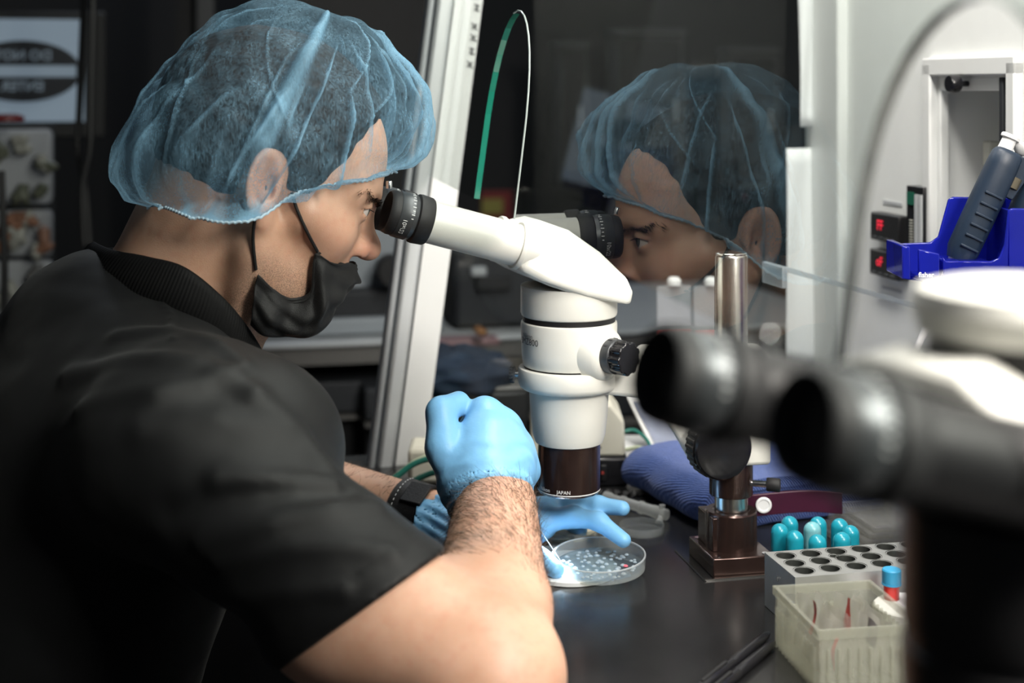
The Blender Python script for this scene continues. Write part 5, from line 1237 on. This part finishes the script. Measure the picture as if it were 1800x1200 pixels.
# the broad doubled fold above the ear, and two bold creases towards the brow
fold_az = math.radians(106)
for a0, tw, w_, s0, s1, am in ((fold_az, -.10, .075, .16, .95, .7), (fold_az-.22, -.15, .012, .05, .7, .7), (math.radians(30), -.5, .02, .05, .75, .8), (math.radians(18), -.25, .03, .02, .8, .7), (math.radians(8), -.2, .02, .02, .7, .6), (math.radians(330), .2, .03, .02, .7, .6), (math.radians(342), .25, .025, .02, .8, .6), (math.radians(310), .2, .02, .02, .7, .7), (math.radians(62), .5, .014, .02, .5, .8)):
    win = np.clip((S_-s0)/.08, 0, 1)*np.clip((s1-S_)/.12, 0, 1); x_ = adiff(A_, a0+tw*S_)/w_; e = np.exp(-x_**4)*win; disp += (e*.004+.003*np.exp(-x_**2)*win); lay += e*am
pts_h = np.stack([dx, dy, dz], -1).reshape(-1, 3)
gn = nz(pts_h, 7, 4)*.006+nz(pts_h, 15, 2)*.003
Rr = Rr+disp*.9+(gn.reshape(Rr.shape))*np.clip(S_/.15, 0, 1)*np.clip((1-S_)/.1, 0, 1)
lay += .40*np.exp(-(adiff(A_, math.radians(95))/.45)**2)*np.clip(1-S_/.22, 0, 1)
lay += (1-np.clip(S_/.045, 0, 1))*.75+.55*np.exp(-((S_-.0)/.09)**2)*(np.sin(A_*23)*.5+.5)
lay += .40*np.clip(1-np.abs(adiff(A_, np.pi))/.9, 0, 1)*np.clip(1-S_/.55, 0, 1)+.40*np.clip(1-np.abs(adiff(A_, 0))/.55, 0, 1)*np.clip(1-S_/.42, 0, 1)
for _ in range(14):                                     # keep the net outside hair and ears
    hq = np.stack([CC[0]+Rr*dx, CC[1]+Rr*dy, CC[2]+Rr*dz], -1).reshape(-1, 3); wq = (np.array(H0)+hq@HR.astype(float)).astype(np.float32)
    dd = np.minimum(hair_fn(wq), head_sdf((wq-H0n)@HR.T)).reshape(Rr.shape); Rr = Rr+np.where(dd < .003, np.clip(.003-dd, .0004, .003), 0)
hp = np.stack([CC[0]+Rr*dx, CC[1]+Rr*dy, CC[2]+Rr*dz], -1).reshape(-1, 3)
wp = np.array(H0)+hp@HR.astype(float)
i_, j_ = np.meshgrid(np.arange(NS-1), np.arange(NA), indexing='ij'); i_, j_ = i_.ravel(), j_.ravel(); j2 = (j_+1) % NA
fcs = np.stack([i_*NA+j_, (i_+1)*NA+j_, (i_+1)*NA+j2, i_*NA+j2], 1)
cap = obj('hair_net', wp, fcs, 'hair_net', man, angle=180)
set_attr(cap, 'layers', np.clip(lay, 0, 1.15).ravel())
mk('elastic', (.34, .46, .55), .7, var=.2, scale=600)
ringp = [Vector(wp[k]) for k in range(NA)]
mb = MB(); mb.tube([p+Vector((0, 0, .0006*math.sin(i*2.1))) for i, p in enumerate(ringp)]+[ringp[0]], .0012, 6, cap=False); mb.build('elastic_band', 'elastic', cap)

# ---------------- black face mask pulled down under the chin
mk('mask_black', (.0020, .0020, .0024), .62, var=.2, scale=90, bump=.5, bscale=1300, sheen=.03)
cols = [(-.058, (450, 470), (441, 572)), (-.058, (478, 503), (464, 588)), (-.052, (512, 521), (502, 592)), (-.056, (545, 508), (540, 592)), (-.058, (556, 437), (578, 566)), (-.036, (597, 454), (598, 526)), (0, (622, 460), (611, 494))]
top_, bot_ = [], []
for l, t_, b_ in cols:
    f1, u1 = head_plane(*t_, l); f2, u2 = head_plane(*b_, l*.9); top_.append(Vector((f1, l, u1))); bot_.append(Vector((f2, l*.9, u2)))
full_t = top_+[Vector((v_.x, -v_.y, v_.z)) for v_ in reversed(top_[:-1])]; full_b = bot_+[Vector((v_.x, -v_.y, v_.z)) for v_ in reversed(bot_[:-1])]
ct, cb = spline(full_t, 10), spline(full_b, 10); nr = 18; vs_ = []; fs_ = []
for i, (t_, b_) in enumerate(zip(ct, cb)):
    s = i/(len(ct)-1); outd = Vector(((t_.x+b_.x)/2-.02, (t_.y+b_.y)/2*1.6, -.035)).normalized()
    for j in range(nr+1):
        v_ = j/nr; bulge = .010*math.sin(math.pi*v_)
        wr = .0022*math.sin(s*60+v_*5)*math.sin(math.pi*v_)+.0016*math.sin(s*31-v_*14)+.0008*math.sin(v_*42)*(v_ < .25)
        q_ = t_+(b_-t_)*v_+outd*(bulge+wr); vs_.append(hw(q_.x, q_.y, q_.z))
vm = np.array([tuple(v_) for v_ in vs_], dtype=np.float32)
for _ in range(4):
    d0 = body_fn(vm); gr = np.stack([(body_fn(vm+npv(e_)*.001)-d0)/.001 for e_ in np.eye(3)], 1); gr /= np.linalg.norm(gr, axis=1)[:, None]+1e-6
    vm = (vm+gr*np.maximum(.0035-d0, 0)[:, None]).astype(np.float32)
vs_ = vm.astype(float)
for i in range(len(ct)-1):
    for j in range(nr): k = i*(nr+1)+j; fs_.append((k, k+nr+1, k+nr+2, k+1))
mask = obj('face_mask', vs_, fs_, 'mask_black', man, angle=180, solid=.0016)
mb = MB(); mb.tube([hw(*(t_+(Vector((.002*1, t_.y*.03, -.004))))) for t_ in ct], .0014, 6); mb.build('mask_hem', 'mask_black', mask)
for pts_ in (((449, 378), (445, 410), (446, 440), (450, 474)), ((513, 338), (522, 368), (540, 408), (558, 442))):
    mb = MB(); mb.tube(spline([surf(x, y, body_fn, 1.0, 1.5, .0012) for x, y in pts_], 6), .0015, 8); mb.build('ear_loop', 'mask_black', mask)

# ---------------- gloves
mk('glove', (.18, .43, .70), .42, var=.10, scale=30, bump=.45, bscale=140, sss=.15, sssr=(.3, .6, 1), spec=.45)
WRn, WRfn = npv(WR), npv(WRf)
fax = (P(850, 800, 1.265)-WR).normalized()
def right_hand(p):
    g = .0012
    k1, k2, k3, k4 = P(852, 727, 1.290), P(886, 750, 1.296), P(908, 787, 1.298), P(920, 828, 1.292)
    d = rcone(p, WR, P(850, 845, 1.255), .033, .034)
    for k_, r_ in ((k1, .0150), (k2, .0155), (k3, .0150), (k4, .0140)): d = smin(d, rcone(p, P(852, 852, 1.258), k_, .028, r_), .018)
    d = smin(d, ell(p, P(858, 812, 1.266), (.036, .027, .040)), .02)
    d = smin(d, chain(p, [P(815, 850, 1.25), P(780, 785, 1.256), P(776, 725, 1.272), P(806, 709, 1.292)], [.022, .0165, .0128, .0105]), .006)
    for k_, dx_ in ((k1, -8), (k2, -6), (k3, -4), (k4, 0)):
        a = k_+Vector((-.004, .034, -.004)); b_ = a+Vector((-.020, .010, -.030)); c_ = b_+Vector((-.016, -.020, -.006))
        d = smin(d, chain(p, [k_, a, b_, c_], [.0140, .0105, .0095, .0090], .004), .006)
    h = (p-WRn)@npv(fax); d2 = smin(d, rcone(p, WR-fax*.03, WR+fax*.03, .0350, .0345), .010)
    d2 = d2-.0011*np.sin(h*520+2*nz(p, 60, 1))*np.exp(-((h-.006)/.016)**2)-.0007*np.sin(h*300+3*nz(p, 90, 2))*np.exp(-((h-.035)/.02)**2)-.0009*nz(p, 75, 7)
    cut = -(h+.001)+.010*((p-WRn)@npv((.9, -.4, -.2)))/.03
    d2 = np.where(h < .02, np.maximum(d2, -(d2+.0022)), d2)
    return np.maximum(d2, cut)
lo = np.array(P(850, 800, 1.27))-.115; hi = lo+.23
vs, fs = mesh_sdf(right_hand, lo, hi, .0016)
obj('right_glove', vs, fs, 'glove', man, angle=180)
faf = (P(930, 925, 1.42)-WRf).normalized()
def left_hand(p):
    d = rcone(p, WRf, P(880, 925, 1.415), .0315, .030)
    pc = P(948, 912, 1.425)
    d = smin(d, rcone(p, P(880, 922, 1.418), pc, .028, .021), .02)
    d = smin(d, rcone(p, P(880, 935, 1.405), P(930, 925, 1.400), .024, .018), .02)
    d = smin(d, chain(p, [P(945, 902, 1.435), P(1002, 890, 1.430), P(1052, 888, 1.415), P(1094, 893, 1.402)], [.0125, .0100, .0088, .0076]), .010)       # middle finger
    d = smin(d, chain(p, [P(950, 915, 1.410), P(1005, 908, 1.405), P(1052, 916, 1.392), P(1096, 949, 1.372)], [.0125, .0100, .0086, .0074]), .008)      # index
    d = smin(d, chain(p, [P(945, 898, 1.46), P(1000, 892, 1.462), P(1040, 905, 1.452), P(1062, 925, 1.440)], [.0115, .0095, .0083, .0072]), .008)       # ring
    d = smin(d, chain(p, [P(930, 905, 1.475), P(975, 905, 1.482), P(1005, 918, 1.475), P(1022, 932, 1.465)], [.0105, .0085, .0074, .0065]), .008)       # little
    d = smin(d, chain(p, [P(880, 935, 1.395), P(925, 962, 1.365), P(952, 983, 1.348), P(976, 1000, 1.338)], [.018, .0118, .0100, .0085]), .012)         # thumb
    h = (p-WRfn)@npv(faf)
    d = smin(d, rcone(p, WRf-faf*.045, WRf+faf*.02, .0335, .0325), .01)
    d = d-.0014*np.sin(((p-WRfn)@npv((.2, .5, .9)))*420+h*160+3*nz(p, 50, 2))*np.exp(-((h+.012)/.024)**2)-.0007*nz(p, 110, 4)-.0006*np.sin(h*260+4*nz(p, 40, 1))*np.exp(-((h-.06)/.04)**2)
    d = np.where(h < -.015, np.maximum(d, -(d+.0022)), d)
    return np.maximum(d, -(h+.040)+.004*nz(p, 60, 3))
lo = np.array(P(775, 1010, 1.39))+np.array([-.03, -.09, -.02]); hi = np.array(P(1115, 860, 1.43))+np.array([.02, .10, .03])
vs, fs = mesh_sdf(left_hand, lo, hi, .0016)
obj('left_glove', vs, fs, 'glove', man, angle=180)
# ---------------- wrist watch on the left wrist
mk('watch_black', (.008, .008, .009), .5, var=.3, scale=200, bump=.3, bscale=700)
wax = (WRf-ELf).normalized(); wc = P(733, 915, 1.452); wc = ELf+wax*((wc-ELf).dot(wax)); wt = ((wc-ELf).length/(WRf-ELf).length)
e1 = (Z-wax*Z.dot(wax)).normalized(); e2 = wax.cross(e1)
mb = MB(); mb.lathe(wc-wax*.017, wax, [(0, .0350), (.002, .0372), (.005, .0366), (.028, .0352), (.032, .0356), (.034, .0335)], 56, cap=False); wb = mb.build('watch_strap', 'watch_black', man, solid=.002)
for k in range(16):
    a = k*.13-.2; rr = .0382; c = wc-wax*.010+(e1*math.cos(a)-e2*math.sin(a)*(1 if (e2.y > 0) else -1))*rr
    mb = MB(); tg = (-e1*math.sin(a)-e2*math.cos(a)*(1 if e2.y > 0 else -1)); mb.box(c, .0003, .0012, .0003, (wax, tg, wax.cross(tg))); mb.build('stitch', 'print_white', wb, smooth=False)
mb = MB(); wn = (e1*.8+Vector((0, -.5, 0))).normalized(); wt2 = wax.cross(wn); mb.box(wc+wn*.0375, .012, .014, .0022, (wax, wt2, wn)); mb.build('buckle', 'watch_black', wb, bevel=.001)
# ---------------- arm hair (countless strands)
rng = np.random.default_rng(8); roots, dirs, lens = [], [], []
def grow(fn, a, b_, r0, n, down, t0=0.0, t1=1.0, bias=0.0):
    a, b_ = np.array(a), np.array(b_); ax = (b_-a)/np.linalg.norm(b_-a); e1_ = np.cross(ax, [0, 0, 1]); e1_ /= np.linalg.norm(e1_); e2_ = np.cross(ax, e1_)
    t = t0+(t1-t0)*rng.random(n)**(1-bias); an = rng.random(n)*2*np.pi; rd_ = np.cos(an)[:, None]*e1_+np.sin(an)[:, None]*e2_
    p = a+(b_-a)*t[:, None]+rd_*r0
    for _ in range(12): p = p-rd_*fn(p.astype(np.float32))[:, None]*.8
    tang = ax*rng.normal(.45, .3, n)[:, None]+np.cross(rd_, ax)*rng.normal(.7, .45, n)[:, None]+np.array(down)
    tang -= rd_*(tang*rd_).sum(1)[:, None]; tang /= np.linalg.norm(tang, axis=1)[:, None]
    dv = tang+rd_*rng.uniform(.12, .45, n)[:, None]; dv /= np.linalg.norm(dv, axis=1)[:, None]
    roots.extend(p); dirs.extend(dv); lens.extend(rng.uniform(.006, .014, n))
grow(arm_sdf, EL+(WR-EL)*.25, WR+(WR-EL)*.02, .06, 3800, (0, 0, -.5), .05, 1.0, .25)
grow(armf_sdf, ELf+(WRf-ELf)*.2, WRf, .06, 1500, (0, 0, -.3))
strands(roots, dirs, lens, .00016, .35, 'arm_hair', 'hair_arm', body, 'stuff')
# ---------------- tool in the right hand: black holder and fine glass needle
nd = P(986, 986, 1.372); ns_ = P(925, 895, 1.325)
pt = thing('glass_needle', nd, 'fine glass needle in a black holder, held in the right hand over the dish', 'needle')
mb = MB(); dn = (ns_-nd).normalized(); mb.tube([nd, nd+dn*.012, ns_, ns_+dn*.05], [.0002, .0004, .0006, .0008], 8); mb.build('needle', 'needle_glass' if 'needle_glass' in MATS else mk('needle_glass', (.78, .82, .84), .2, var=.03), pt)
hd0, hd1 = ns_+dn*.03, P(822, 722, 1.312); mb = MB(); mb.tube([hd0, hd0+(hd1-hd0)*.1, hd1, hd1+(hd1-hd0).normalized()*.012], [.002, .0055, .0060, .0045], 14); mb.build('holder', 'black_gloss', pt)
